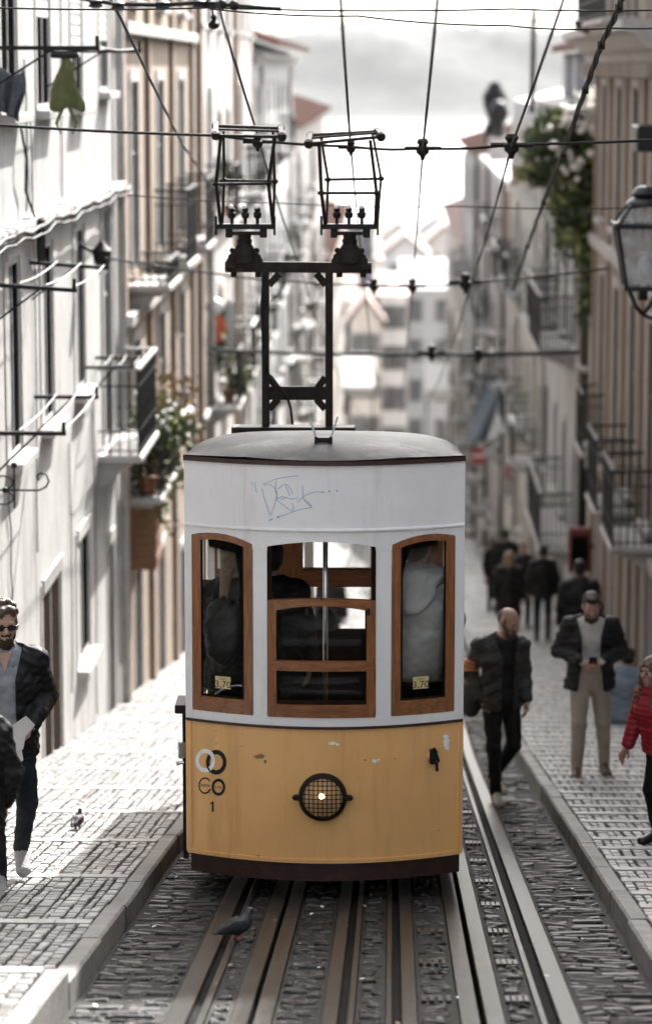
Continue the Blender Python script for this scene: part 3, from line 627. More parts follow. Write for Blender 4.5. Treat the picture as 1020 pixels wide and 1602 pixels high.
for px in (415.5, 515): b.bar(T(px, 430, .03), T(px, 690, .9), .035)
b.build('upright_frame', 'rust_iron', trestle)
b = MB(); a, c = T(357, 417), T(577, 419); b.bar(a, c, .062, .075); b.tube([a-Vector((.02,0,0)), a+Vector((.05,0,0))], .042, 10); b.tube([c-Vector((.05,0,0)), c+Vector((.02,0,0))], .042, 10)
for px in (366, 404, 531, 568): q = T(px, 427); b.tube([q+Vector((0,0,.02)), q-Vector((0,0,.03))], .022, 8)
b.build('crossbeam', 'rust_iron', trestle)
b = MB(); b.tube([T(x, y, -.05) for x, y in ((421,585),(428,597),(440,608),(450,622),(455,640),(458,664))], .009, 8); b.tube([T(x, y, -.04) for x, y in ((412,430),(409,480),(411,520),(413,560),(416,585))], .008, 8); b.build('cable', 'black_cable', trestle, True)
def trolley(cx, top, pts, ins, tone):
    q = T(cx, 404)
    b = MB(); b.lathe((q.x,TQ,q.z-.03), [(.085,0),(.075,.05),(.07,.10),(.05,.13),(.055,.16),(.045,.17),(.05,.21)], 14)
    for sx in (-1, 1): b.prism([(q.x+sx*.05,TQ-.03,q.z+.10),(q.x+sx*.07,TQ-.03,q.z+.06),(q.x+sx*.115,TQ-.03,q.z+.02),(q.x+sx*.125,TQ-.03,q.z-.04),(q.x+sx*.08,TQ-.03,q.z-.04),(q.x+sx*.06,TQ-.03,q.z+.0)], (0,.06,0)); b.ball((q.x+sx*.085,TQ,q.z+.055), .022); b.ball((q.x+sx*.105,TQ,q.z-.02), .026)
    ped = b.build('trolley_base', 'rust_iron', trestle, 40)
    b = MB(); D = .2
    (l0, l1, l2), (m0, m1, m2), (r0, r1, r2), (s0, s1, s2) = pts        # front left, back left, front right, back right uprights, top to bottom
    for i, ch in enumerate(pts):
        dy = -D if i in (0, 2) else D*.6; P = [T(x, y, dy) for x, y in ch]; P[2] = Vector((P[2].x, TQ+(dy*.4), P[2].z)); b.tube(P, .0125 if i in (0,2) else .010, 8)
    fb, bb = [(l1, r1, -D), (m1, s1, D*.6)], None
    for A, B, dy in fb:
        a, c = T(A[0]-6, A[1], dy), T(B[0]+5, B[1], dy); b.tube([a, c], .011, 8); b.ball(T(A[0], A[1], dy), .021); b.ball(T(B[0], B[1], dy), .021)
    a, c = T(top[0], top[1], -D), T(top[2], top[3], -D); b.tube([a, c], .012, 8); e, f_ = T(top[4], top[5], D*.6), T(top[6], top[7], D*.6); b.tube([e, f_], .014, 8)
    b.tube([lerp(a, e, .5)+Vector((0,0,.01)), lerp(c, f_, .5)+Vector((0,0,.01))], .009, 8)
    for u, v in ((a, e), (c, f_)):
        d = (v-u); b.bar(u-d*.12, v+d*.12, .035, .05); b.ball(u, .035); b.ball(v, .03)
    col = b.build('trolley_frame', tone, ped, 40)
    b = MB(); z = T(cx, 354).z; xl, xr = T(pts[0][2][0]-5, 354).x, T(pts[2][2][0]+4, 354).x
    b.box((xl,TQ-.06,z-.018),(xr,TQ+.06,z+.018), 0, .006); z2 = T(cx, 365).z; b.box((xl+.08,TQ-.03,z2-.012),(xr-.07,TQ+.03,z2+.014), 0, .004)
    for x_ in (xl+.09, xr-.08): b.box((x_-.025,TQ-.04,z2-.03),(x_+.025,TQ+.04,z-.016), 0, .006)
    for x_ in (xl, xr): b.bar((x_,TQ-.05,z-.06), (x_,TQ-.05,z+.075), .016)
    b.build('trolley_bar', 'black_iron', ped, 40)
    for px in ins:
        q = T(px, 345); b = MB(); b.lathe((q.x,TQ,z+.018), [(.012,0),(.012,.035),(.026,.045),(.030,.075),(.020,.085),(.024,.105),(.012,.118)], 12)
        o = b.build('insulator', 'black_iron', ped, 40); b = MB(); b.ball((q.x-.006,TQ-.01,z+.138), .017, 0, 10, 7); b.build('insulator_cap', 'ceramic', o, True)
trolley(383, (338,212,441,214,338,197,439,201), [[(346,212),(338,288),(344,352)],[(350,205),(351,282),(349,350)],[(430,214),(420,287),(426,352)],[(427,205),(430,284),(428,350)]], (363,384,403), 'rust_iron')
trolley(547, (483,225,596,214,486,212,590,206), [[(499,223),(503,302),(508,352)],[(502,212),(513.5,281),(511,350)],[(579,219),(589,302),(587,352)],[(583,210),(596,279.5),(590,350)]], (527,546,566), 'rust_iron')
# running gear under the body
for Yw in (TY+1.2, TY+4.8):
    for x_ in (-.905, .035):
        b = MB(); zc = g(Yw)+.20; prof = [(.21,-.03),(.20,.02),(.08,.03)]
        vs = []; n = 24; b.tube([(x_-.03,Yw,zc),(x_+.03,Yw,zc)], .20, 24); b.build('wheel', 'rust_iron', tram, 40)
    b = MB(); b.tube([(-.9,Yw,g(Yw)+.2),(.03,Yw,g(Yw)+.2)], .04, 10); b.build('axle', 'rust_iron', tram, 40)
# ================================================================ houses along the street
def wall_with_holes(b, X, nx, ys, zs, holes, depth=.2, mi=0, zlow=None):
    ys = sorted(set(ys+[h[0] for h in holes]+[h[1] for h in holes])); zs = sorted(set(zs+[h[2] for h in holes]+[h[3] for h in holes]))
    for i in range(len(ys)-1):
        for j in range(len(zs)-1):
            ym, zm = (ys[i]+ys[i+1])/2, (zs[j]+zs[j+1])/2
            if any(h[0] < ym < h[1] and h[2] < zm < h[3] for h in holes): continue
            b.add([(X,ys[i],zs[j]),(X,ys[i+1],zs[j]),(X,ys[i+1],zs[j+1]),(X,ys[i],zs[j+1])], [(0,1,2,3)], mi)
    for h in holes:
        Xi = X-nx*depth; y0,y1,z0,z1 = h[:4]
        for q in ([(X,y0,z0),(Xi,y0,z0),(Xi,y1,z0),(X,y1,z0)], [(X,y0,z1),(X,y1,z1),(Xi,y1,z1),(Xi,y0,z1)], [(X,y0,z0),(X,y0,z1),(Xi,y0,z1),(Xi,y0,z0)], [(X,y1,z0),(Xi,y1,z0),(Xi,y1,z1),(X,y1,z1)]):
            b.add(q, [(0,1,2,3)], mi)
def xbox(b, X, nx, out0, out1, y0, y1, z0, z1, mi=0, bev=0):    # box against a facade, measured outwards from it
    a, c = X+nx*out0, X+nx*out1; b.box((min(a,c),y0,z0), (max(a,c),y1,z1), mi, bev)
slim_ = lambda h: h[4] in ('win', 'blind', 'door', 'doorgreen')
def house(name, label, X, side, y0, y1, ztop, holes, wallmat, trim='stone_trim', depth=8, cat='house', roofh=None, eave=0, roofmat='roof_tile'):
    nx = -side; zb = g(y1)-1.2; root = empty(name, (X, (y0+y1)/2, g((y0+y1)/2)), label, cat, None)
    b = MB(); Xb = X-nx*depth
    wall_with_holes(b, X, nx, [y0,y1], [zb,ztop], holes)
    b.add([(X,y0,zb),(Xb,y0,zb),(Xb,y0,ztop),(X,y0,ztop)], [(0,1,2,3)]); b.add([(X,y1,zb),(X,y1,ztop),(Xb,y1,ztop),(Xb,y1,zb)], [(0,1,2,3)])
    b.add([(Xb,y0,zb),(Xb,y1,zb),(Xb,y1,ztop),(Xb,y0,ztop)], [(0,1,2,3)]); b.add([(X,y0,ztop),(Xb,y0,ztop),(Xb,y1,ztop),(X,y1,ztop)], [(0,1,2,3)])
    b.build('wall', wallmat, root)
    for h in holes:
        ya, yb, za, zb_, kind = h[:5]; st = .1
        door = kind in ('door', 'doorgreen', 'shop')
        f = MB(); t = .12
        if kind != 'plain':
            xbox(f, X, nx, .001, (.012 if slim_(h) else .022), ya-t, ya, za-(0 if door else .002), zb_+t, 0, .006); xbox(f, X, nx, .001, (.012 if slim_(h) else .022), yb, yb+t, za, zb_+t, 0, .006)
            xbox(f, X, nx, .001, .03, ya-.001, yb+.001, zb_, zb_+t+.03, 0, .006)
        fm = {'shutter':'shutter_grey','french':'shutter_grey','brown':'frame_brown'}.get(kind, 'frame_white')
        d0, d1 = -.06, -.022
        slim = kind in ('win', 'blind', 'door', 'doorgreen')
        if slim: d0, d1 = -.03, -.006
        for q in ((ya+.001,ya+.06,za+.001,zb_-.001),(yb-.06,yb-.001,za+.001,zb_-.001),((ya+yb)/2-(.02 if slim else .022),(ya+yb)/2+(.006 if slim else .022),za+.061,zb_-.061),(ya+.061,yb-.061,zb_-.06,zb_-.002),(ya+.061,yb-.061,za+.002,za+.06)):
            xbox(f, X, nx, d0, d1, *q, 1)
        if not door and not slim:
            zm = lerp(za, zb_, .62); xbox(f, X, nx, d0, d1-.006, ya+.061, yb-.061, zm-.02, zm+.02, 1)
        w_ = f.build('door' if door else 'window', [trim, fm], root)
        p_ = MB(); mats = 'window_dark'
        xbox(p_, X, nx, -.12, -.014 if slim else -.045, ya+.03, yb-.03, za+.03, zb_-.03)
        if kind == 'door': mats = 'dark_wood'
        if kind == 'doorgreen': mats = 'door_green'
        if kind in ('shutter', 'french'): mats = 'window_grey'
        p_.build('door_leaf' if door else 'pane', mats, w_)
        if kind == 'blind':
            s = MB(); zc = lerp(za, zb_, h[5] if len(h) > 5 else .5); n = 14
            for k in range(n): z_ = lerp(zc, zb_-.02, k/n); xbox(s, X, nx, -.02, -.004, ya+.01, yb-.01, z_, z_+(zb_-zc)/n*.86)
            s.build('roller_blind', 'blind', w_)
        if kind == 'win':
            s = MB(); xbox(s, X, nx, -.0135, -.0075, ya+.055, lerp(ya, yb, .34), za+.05, zb_-.05); s.build('inner_shutter', 'frame_white', w_)
        if kind == 'brown':
            s = MB(); 
            for k in range(18): z_ = lerp(za+.05, zb_-.05, k/18); xbox(s, X, nx, -.042, -.024, ya+.065, (ya+yb)/2-.04, z_, z_+.06)
            s.build('shutter', 'frame_brown', w_)
        if not door and kind != 'french': s = MB(); xbox(s, X, nx, -.018, .14, ya-.1, yb+.1, za-.09, za-.001, 0, .01); s.build('sill', trim, w_)
    if roofh:
        gm_ = MB(); gm_.prism([(X,y0,ztop+.001),(X-nx*depth/2,y0,ztop+roofh*.93),(Xb,y0,ztop+.001)], (0,y1-y0,0)); gm_.build('gable', wallmat, root)
        b = MB(); xa = X+nx*(.35+eave); n = 12
        pr = [(xa,y0-.12,ztop+.02),(X-nx*depth/2,y0-.12,ztop+roofh),(Xb-nx*.3,y0-.12,ztop+.02),(Xb-nx*.3,y0-.12,ztop+.14),(X-nx*depth/2,y0-.12,ztop+roofh+.12),(xa,y0-.12,ztop+.14)]
        b.prism(pr, (0,y1-y0+.24,0))
        yy = y0
        while yy < y1: b.tube([(xa+nx*.03,yy,ztop+.11),(X-nx*depth/2,yy,ztop+roofh+.15)], .07, 6); yy += .24 if y1 < 100 else .5
        b.build('roof', roofmat, root)
    return root
def trimbox(root, nm, X, side, out0, out1, y0, y1, z0, z1, mat, bev=.01):
    b = MB(); xbox(b, X, -side, out0, out1, y0, y1, z0, z1, 0, bev); return b.build(nm, mat, root)
def cornice(root, X, side, y0, y1, z, mat='stone_trim', s=1.0, nm='cornice'):
    nx = -side; prof = [(0,0),(.08,0),(.10,.08),(.2,.12),(.3,.24),(.42,.27),(.42,.36),(0,.36)]
    b = MB(); b.prism([(X+nx*(p[0]*s+.001), y0, z+p[1]*s) for p in prof], (0,y1-y0,0)); return b.build(nm, mat, root)
def balcony(root, X, side, y0, y1, z, out=.6, h=1.0, curved=False, white_rail=False, dense=.11, slab='stone_trim'):
    nx = -side; b = MB(); xbox(b, X, nx, .0015, out, y0, y1, z-.09, z, 0, .02); xbox(b, X, nx, .0015, out-.12, y0+.1, y1-.1, z-.15, z-.091, 0, .02)
    for yy in (y0+.18, y1-.28): b.prism([(X+nx*.0015,yy,z-.15),(X+nx*(out-.2),yy,z-.15),(X+nx*.1,yy,z-.36),(X+nx*.0015,yy,z-.4)], (0,.1,0))
    s = b.build('balcony', slab, root); b = MB(); xo = X+nx*(out-.04)
    pts = []; n = int((y1-y0)/dense)
    for i in range(n+1): pts.append((xo, lerp(y0+.03, y1-.03, i/n)))
    for k in range(1, int(out/dense)): pts += [(xo-nx*k*dense, y0+.03), (xo-nx*k*dense, y1-.03)]
    for x, y in pts:
        b.bar((x,y,z), (x,y,z+h), .018)
        if curved: b.tube([(x,y+.03*math.cos(a),z+h*.5+.08*math.sin(a)) for a in np.linspace(0, 6.28, 9)], .007, 5)
    for zz in (z+.06, z+h*.8, z+h*.28): b.bar((xo,y0+.03,zz), (xo,y1-.03,zz), .018); b.bar((xo,y0+.03,zz), (X,y0+.03,zz), .018); b.bar((xo,y1-.03,zz), (X,y1-.03,zz), .018)
    r_ = b.build('railing', 'black_iron', s); b = MB()
    b.bar((xo,y0,z+h), (xo,y1,z+h), .055, .035); b.bar((xo,y0+.03,z+h), (X,y0+.03,z+h), .055, .035); b.bar((xo,y1-.03,z+h), (X,y1-.03,z+h), .055, .035); b.build('handrail', 'frame_white' if white_rail else 'black_iron', r_)
    return s
def pipe(root, X, side, y, z0, z1, mat='stone_trim', r=.05): b = MB(); b.tube([(X-side*.08,y,z0),(X-side*.08,y,z1)], r, 8); return b.build('drainpipe', mat, root, True)
# ---- left, white house nearest
hs = []
for k, yc in enumerate((15.0,17.7,20.4,23.0,25.95,28.5,31.5)): hs.append((yc-.55, yc+.55, -.38, 1.75, 'blind', (.35,.5,.2,.4,.52,.42,.25)[k])); hs.append((yc-.5, yc+.5, -3.48, -1.68, 'win'))
hs += [(33.95,34.95,-.25,1.75,'blind',.3), (33.95,34.95,-4.4,-1.62,'french'), (14.5,15.6,g(15)-.0,-2.6,'door'), (27.75,29.35,-7.05,-5.1,'door'), (30.85,32.15,-6.5,-5.1,'win'), (34.2,35.0,-8.0,-5.7,'door'), (22,23.1,-5.9,-4.4,'door')]
L1 = house('white_house', 'tall white plastered house at left with rows of dark windows under wavy string course', XL, -1, 8, 36, 5.2, hs, 'plaster_white')
b = MB(); y = 9.
while y < 35.9:                                            # lumpy moulded course with cables draped along it
    ye = min(35.9, y+random.uniform(.35,.8)); d = random.uniform(-.014,.014); xbox(b, XL, 1, .001, random.uniform(.11,.15), y+.002, ye-.002, -1.47+d, -1.36+d, 0, .02); y = ye
b.build('string_course', 'stone_trim', L1)
b = MB(); pts = [(XL+.19, y, -1.42+.018*math.sin(y*2.1)+.012*math.sin(y*5.3)) for y in np.arange(9, 35.9, .3)]; b.tube(pts, .022, 6); b.tube([(p[0]+.02,p[1],p[2]-.06+.01*math.sin(p[1]*3)) for p in pts], .014, 6)
b.tube([(XL+.05,26.3,-.5),(XL+.09,26.4,-.8),(XL+.05,26.6,-1.1),(XL+.12,26.7,-1.35)], .013, 6); b.tube([(XL+.15,26.9,-1.4),(XL+.1,27.3,-1.55),(XL+.07,27.5,-1.8)], .045, 6)
b.build('facade_cable', 'black_cable', L1, True)
rc_ = random.Random(9)
for y_, za_, zb_ in ((25.3,-5.2,-3.7),(27.3,-4.6,-.4),(30.1,-6.6,-3.9),(29.8,-1.3,2.5),(32.6,-7.4,-3.6),(26.9,-1.3,.1)):
    b = MB(); b.tube([(XL+.02, y_+rc_.uniform(-.05,.05)+.12*math.sin(t*3), lerp(za_, zb_, t)) for t in np.linspace(0, 1, 9)], .008, 5); b.build('wall_wire', 'kerb_stone', L1, True)
trimbox(L1, 'plinth', XL, -1, .001, .03, 8.01, 35.9, g(36)-1, g(36)-.2+.0, 'stone_trim')
balcony(L1, XL, -1, 33.2, 35.7, -4.45, .52, 1.02, True, True); pipe(L1, XL, -1, 35.7, -9, 5)
# ---- left, tan house
T0, T1 = 36.02, 49
hs = []
for yc in (38.1, 42.4, 46.6): hs += [(yc-.6,yc+.6,-2.62,-.15,'french'), (yc-.6,yc+.6,.9,3.2,'blind',.4), (yc-.55,yc+.55,-5.5,-3.55,'shutter')]
hs += [(37.6,38.7,-9.0,-6.6,'door'), (41.5,42.6,-9.4,-7.0,'door'), (45.8,47,-10.1,-7.7,'door')]
L2 = house('tan_house', 'tan plastered house at left with black iron balconies, next below the white house', XL+.02, -1, T0, T1, 4.6, hs, 'plaster_tan')
for yc in (42.4, 46.6): balcony(L2, XL+.02, -1, yc-1.1, yc+1.1, -2.75, .5, 1.05, False, False, .07)
balcony(L2, XL+.02, -1, 37.1, 39.1, -2.75, .55, .3)
for y_, wd in ((36.1,.25),(39.95,.3),(44.3,.3),(48.65,.3)): trimbox(L2, 'pilaster', XL+.02, -1, .001, .07, y_, y_+wd, -11, 4.5, 'plaster_tan')
trimbox(L2, 'string_course', XL+.02, -1, .002, .16, T0, T1, -3.2, -3.05, 'stone_trim'); trimbox(L2, 'string_course', XL+.02, -1, .002, .14, T0, T1, .45, .6, 'stone_trim')
balcony(L2, XL+.02, -1, 36.6, 40.2, -5.45, .46, .9, True, False)
# ---- left, further houses
def rows(y0, y1, step, zs, kinds, wd=.55, hgt=1.8, seed=3):
    r_ = random.Random(seed); out = []; y = y0+step*.55
    while y < y1-step*.3:
        for z in zs: out.append((y-wd, y+wd, z, z+hgt, r_.choice(kinds), r_.uniform(.1,.7)))
        y += step
    return out
hs = rows(49, 70, 2.9, (-9.4,-6.0,-2.6,.8), ('blind','win','french','shutter'))+[(51,52.1,-12,-10.2+.4,'door'),(57,58.2,-12.2,-10.1,'door'),(63,64.1,-13,-10.8,'door')]
L3 = house('pale_pink_house', 'pale pinkish house at left with small balconies full of flowers and cloths', XL+.05, -1, 49.02, 70, 4.2, hs, 'plaster_pink')
cornice(L3, XL+.05, -1, 49.02, 70, -3.0, s=.5, nm='string_course'); 
for y_ in (53.2, 58.8, 64.6): balcony(L3, XL+.05, -1, y_-1, y_+1, -6.1, .6, 1.0, False, y_ > 58)
for y_ in (53.2, 64.6): balcony(L3, XL+.05, -1, y_-1, y_+1, -2.7, .55, 1.0)
for y_ in (50.1, 61.7): trimbox(L3, 'pilaster', XL+.05, -1, .001, .1, y_-.2, y_+.2, -13, 4.1, 'plaster_tan')
hs = rows(70, 96, 3.1, (-12.6,-9,-5.6,-2.2), ('blind','win','shutter'), seed=5)
L4 = house('tall_white_house', 'white left house with overhanging brown tiled eave against the hills', XL+.05, -1, 70.02, 96, .55, hs, 'plaster_white', roofh=1.5, eave=.25)
cornice(L4, XL+.05, -1, 70.02, 96, .14, s=.7); balcony(L4, XL+.05, -1, 74, 78, -5.7, .6); balcony(L4, XL+.05, -1, 80, 83, -9.1, .6, 1, False, True)
hs = rows(96, 140, 3.4, (-19,-15.4,-12,-8.6,-5), ('win','shutter','blind'), seed=8)
L5 = house('grey_white_house', 'greyish white house far down the left side with many small windows', XL+.1, -1, 96.02, 140, -1.9, hs, 'plaster_pink', roofh=1.4)
for y_ in (100, 110, 121): balcony(L5, XL+.1, -1, y_-1.3, y_+1.3, -8.7, .7); balcony(L5, XL+.1, -1, y_+2, y_+4.4, -12.1, .7)
hs = rows(140, 198, 3.6, (-27,-23.6,-20.2,-16.8,-13.4), ('win','shutter','blind'), seed=9)
L6 = house('end_house', 'pale cream house at the bottom end of the left row, behind the trolley mast', XL+.1, -1, 140.02, 198, -9.4, hs, 'plaster_cream', roofh=1.6)
# ---- right, unseen houses with heights shaped to shade the road, then the visible ones
hs = rows(4, 24, 2.9, (-3.2,), ('win','blind'))
R00 = house('low_house', 'low beige house on the right near the viewer, outside the picture', XRW, 1, -6, 24.6, .9, hs, 'plaster_beige')  # unseen house, kept low so sun reaches the near road
hs = rows(24.6, 31.7, 2.5, (-5.2,-1.6,1.6), ('win','blind'))
R002 = house('corner_house', 'pink house between the low house and the tall narrow one, outside the picture', XRW, 1, 24.62, 31.7, 7.3, hs, 'plaster_pink')
hs = rows(31.7, 35, 2.2, (-5.2,-1.6,1.6,4.8), ('win','brown'))
R0 = house('tall_narrow_house', 'tall narrow house on the right that shades the left kerb, outside the picture', XRW, 1, 31.72, 35, 12.2, hs, 'plaster_white')
hs = rows(35, 38, 1.8, (-5.2,-1.6,1.6), ('win','brown'))
R01 = house('shade_house', 'beige house on the right that shades the tram, just outside the picture', XRW, 1, 35.02, 38, 8.6, hs, 'plaster_beige')
hs = []
for yc in (39.9, 43.1, 46.3, 49.5): hs += [(yc-.5,yc+.5,-6.3,-3.45,'brown'), (yc-.5,yc+.5,-2.5,-.25,'brown'), (yc-.5,yc+.5,g(yc)-.02,-6.95,'shop' if yc != 43.1 else 'door')]
R1 = house('beige_house', 'beige right-hand house with bracketed cornice, tall brown shutters and rusty iron balconies', XRW, 1, 38.02, 51.5, .5, hs, 'plaster_beige', 'stone_trim')
cornice(R1, XRW, 1, 38.02, 51.5, .12, s=1.5); 
for k in range(24): y_ = 38.4+k*.55; trimbox(R1, 'cornice_bracket', XRW, 1, .002, .30, y_, y_+.16, -.12, .118, 'plaster_beige', .03)
trimbox(R1, 'string_course', XRW, 1, .002, .12, 38.02, 51.5, -3.05, -2.85, 'stone_trim'); trimbox(R1, 'string_course', XRW, 1, .002, .10, 38.02, 51.5, -6.78, -6.6, 'stone_trim')
for y_ in (38.2, 41.4, 44.6, 47.8, 51.1): trimbox(R1, 'pilaster', XRW, 1, .001, .06, y_-.14, y_+.14, g(51), .1, 'plaster_tan')
for yc in (39.9, 43.1): balcony(R1, XRW, 1, yc-1.0, yc+1.0, -6.45, .62, 1.05, False, False, .1)
balcony(R1, XRW, 1, 48.6, 50.4, -6.45, .4, 1.0)
b = MB(); xbox(b, XRW, -1, -1.6, .25, 39.0, 47.5, .66, 2.6, 0); b.build('attic', 'plaster_beige', R1)
balcony(R1, XRW, 1, 40.2, 46, .72, .75, 1.0, True)
b = MB(); b.lathe((XRW-.55, 44.6, .55), [(.12,0),(.26,.06),(.30,.14),(.3,.2),(.26,.22)], 12); b.build('flower_trough', 'black_iron', R1, 40)
hs = rows(51.5, 69, 3.4, (-9.2,-5.4,-2.9), ('win','brown','shutter'), hgt=1.9, seed=4)+[(53,54.2,-11.6,-9.6+.2,'door'),(60,61.2,-12.2,-10.2,'door')]
R2 = house('whitewashed_house', 'whitewashed right-hand house with dark attic and red tile edge above two balconies', XRW+.02, 1, 51.52, 69, -.62, hs, 'plaster_white')
cornice(R2, XRW+.02, 1, 51.52, 69, -.98, s=.9)
b = MB(); xbox(b, XRW, -1, -3.6, -.35, 53.5, 68, -.6, .38); at_ = b.build('attic', 'plaster_blue', R2)
for y_ in (54.5, 58.5, 62.5, 66.2): b = MB(); xbox(b, XRW, -1, -.349, -.30, y_, y_+.55, -.55, .3); b.build('attic_frame', 'frame_white', at_)
b = MB(); b.prism([(XRW+.1,53.2,.40),(XRW+2,53.2,.95),(XRW+4,53.2,.40),(XRW+4,53.2,.5),(XRW+2,53.2,1.08),(XRW+.1,53.2,.52)], (0,15,0))
y_ = 53.3
while y_ < 68: b.tube([(XRW+.08,y_,.48),(XRW+2,y_,1.05)], .075, 6); y_ += .26
b.build('attic_roof', 'roof_tile', at_)
balcony(R2, XRW+.02, 1, 56.6, 61.4, -5.5, .75, 1.1, False, False, .07); balcony(R2, XRW+.02, 1, 55.8, 61.2, -9.3, .75, 1.1, False, False, .09); balcony(R2, XRW+.02, 1, 63.2, 66, -5.5, .6)
pipe(R2, XRW+.02, 1, 54.8, -11.5, -1); pipe(R2, XRW+.02, 1, 67.5, -13, -1)
hs = rows(69, 90, 3.3, (-12.9,-9.4,-6,-3.4), ('win','shutter','blind'), hgt=1.7, seed=6)
R3 = house('cream_house', 'cream right-hand house behind the climbing plant with cloth hung from a balcony', XRW+.05, 1, 69.02, 90, -1.45, hs, 'plaster_cream')
b = MB(); b.prism([(XRW+.1,69.3,-1.45),(XRW+.1,69.3,-.9),(XRW+2.5,69.3,-.3),(XRW+7,69.3,-.3),(XRW+7,69.3,-1.45)], (0,20.4,0)); b.build('roof_terrace', 'plaster_white', R3)
balcony(R3, XRW+.05, 1, 76, 80, -9.5, .7); balcony(R3, XRW+.05, 1, 83, 87, -6.1, .7); trimbox(R3, 'string_course', XRW+.05, 1, .002, .12, 69.02, 90, -6.9, -6.65, 'stone_trim')
hs = rows(90, 125, 3.4, (-16.3,-12.8,-9.2,-5.8), ('win','shutter','blind'), seed=7)
R4 = house('rose_house', 'rose coloured house on the right with red gable patch and urn shaped chimney tops', XRW+.08, 1, 90.02, 125, -3.6, hs, 'plaster_pink')
b = MB(); xbox(b, XRW+.08, -1, .001, .06, 90.05, 94, -6.2, -3.7); b.build('red_panel', 'roof_tile', R4)
for y_, zz in ((96,-3.6),(118,-3.6)): 
    b = MB(); b.box((XRW+.3,y_-.5,zz),(XRW+1.1,y_+.5,zz+.9)); c_ = b.build('chimney', 'plaster_pink', R4)
    b = MB(); b.lathe((XRW+.7,y_,zz+.9), [(.32,0),(.28,.1),(.14,.3),(.2,.5),(.36,.8),(.40,1.05),(.30,1.35),(.1,1.5)], 12); b.build('chimney_cowl', 'black_iron', c_, 40)
for y_ in (104, 112): balcony(R4, XRW+.08, 1, y_-1.4, y_+1.4, -9.3, .7); balcony(R4, XRW+.08, 1, y_-1, y_+2, -12.9, .7)
hs = rows(125, 150, 3.6, (-20.2,-16.8,-13.4,-9.9,-6.5), ('win','shutter','blind'), seed=12)
R5 = house('tall_grey_house', 'tall greyish house far down the right row, with a dark urn shaped chimney', XRW+.1, 1, 125.02, 150, -3.6, hs, 'plaster_grey', roofh=1.2)
hs = rows(150, 197, 3.6, (-27,-23.6,-20.2,-16.8,-13.4), ('win','shutter','blind'), seed=13)
R6 = house('long_pale_house', 'long pale house at the bottom end of the right row', XRW+.1, 1, 150.02, 197, -9.2, hs, 'plaster_pink', roofh=1.6, roofmat='town_roof')
b = MB(); b.box((XRW+.4,127,-3.6),(XRW+1.3,128,-2.4)); b.lathe((XRW+.85,127.5,-2.4), [(.4,0),(.3,.3),(.5,.9),(.55,1.3),(.2,1.9)], 12); b.build('chimney', 'black_iron', R5)
for y_ in (132, 141): balcony(R5, XRW+.1, 1, y_-1.4, y_+1.4, -16.9, .8); balcony(R5, XRW+.1, 1, y_+3, y_+5, -9.9, .8)
for hh, X_, sd, ys_, zs_ in ((R3, XRW+.05, 1, (71,75.2,81.5,88.4), (-9.5,-6.1)), (R4, XRW+.08, 1, (92.4,98,108.3,117,122.6), (-16.4,-12.9,-9.3,-5.9)), (R5, XRW+.1, 1, (127.5,136.5,147), (-20.3,-13.5,-6.6)), (R6, XRW+.1, 1, (155,164,175,186), (-27,-23.7,-16.9)),
                             (L3, XL+.05, -1, (50.9,56.1,61.7,67.6), (-6.1,-2.7)), (L4, XL+.05, -1, (71.8,86.4,92.4), (-9.1,-5.7,-2.3)), (L5, XL+.1, -1, (98,106,115.6,126,135), (-19,-15.5,-12.1,-5.1))):
    rb = random.Random(len(ys_)*7+int(X_*10))
    for y_ in ys_:
        for z_ in zs_:
            if rb.random() < .62: balcony(hh, X_, sd, y_-rb.uniform(.7,1.2), y_+rb.uniform(.7,1.2), z_-.06, rb.uniform(.45,.75), 1.0, False, rb.random() < .2, .14 if y_ < 100 else .2)
    for y_ in ys_[::2]: pipe(hh, X_, sd, y_+1.6, min(zs_)-4, max(zs_)+2.4, rb.choice(['stone_trim','black_iron']), .06)
# ---- lower town below the street, down to the river
TOWN = [ # name, label, pixel left, right, top row, distance, wall, roof
 ('town_house','grey many-storied town house across the bottom of the street',630,712,452,222,'plaster_grey',2.0),
 ('town_house','narrow white town house left of the grey one at the street bottom',592,636,462,218,'plaster_white',1.4),
 ('town_house','cream town house with red gable between trolley mast and wires',548,596,505,214,'plaster_cream',2.6),
 ('town_house','dark blue-grey narrow town house behind the right trolley frame',541,584,348,300,'plaster_blue',.6),
 ('town_house','white town house low behind the mast frame',508,552,470,226,'plaster_white',1.6),
 ('town_house','pinkish town house at bottom right behind the shop awning',702,770,470,232,'plaster_pink',1.8),
 ('town_house','wide white town house with shallow red roof above the grey one',600,668,402,300,'plaster_white',3.0),
 ('town_house','pale town house with red roof right of the third wire',662,728,388,330,'plaster_cream',3.4),
 ('town_house','low white warehouse with grey roof near the river',596,652,372,420,'plaster_white',2.8),
 ('town_house','pale grey warehouse with tiled roof nearest the river',648,716,366,450,'plaster_grey',3.6),
 ('town_house','white town house seen between the two trolley frames',440,500,420,320,'plaster_white',2.5),
 ('town_house','cream town house left of the mast near the river',400,470,396,400,'plaster_cream',3.2),
 ('town_house','rose town house at far right near the river',716,790,376,410,'plaster_pink',3.0),
 ('town_house','greyish cream house just right of the long wires at the street bottom',706,748,430,240,'plaster_cream',1.6),
 ('town_house','narrow grey house squeezed between the cream gable house and the white one',584,600,470,260,'plaster_grey',1.2),
 ('town_house','long pale house with low roof crossing behind the gable house',540,640,428,350,'plaster_white',2.4),
 ('town_house','small white house with dark roof beside the trolley mast foot',470,512,520,216,'plaster_white',1.2),
 ('town_house','tall cream house behind the left trolley pedestal',430,468,440,300,'plaster_cream',1.8),
 ('town_house','white riverside house beyond the right chimneys',784,860,380,430,'plaster_white',3.0)]
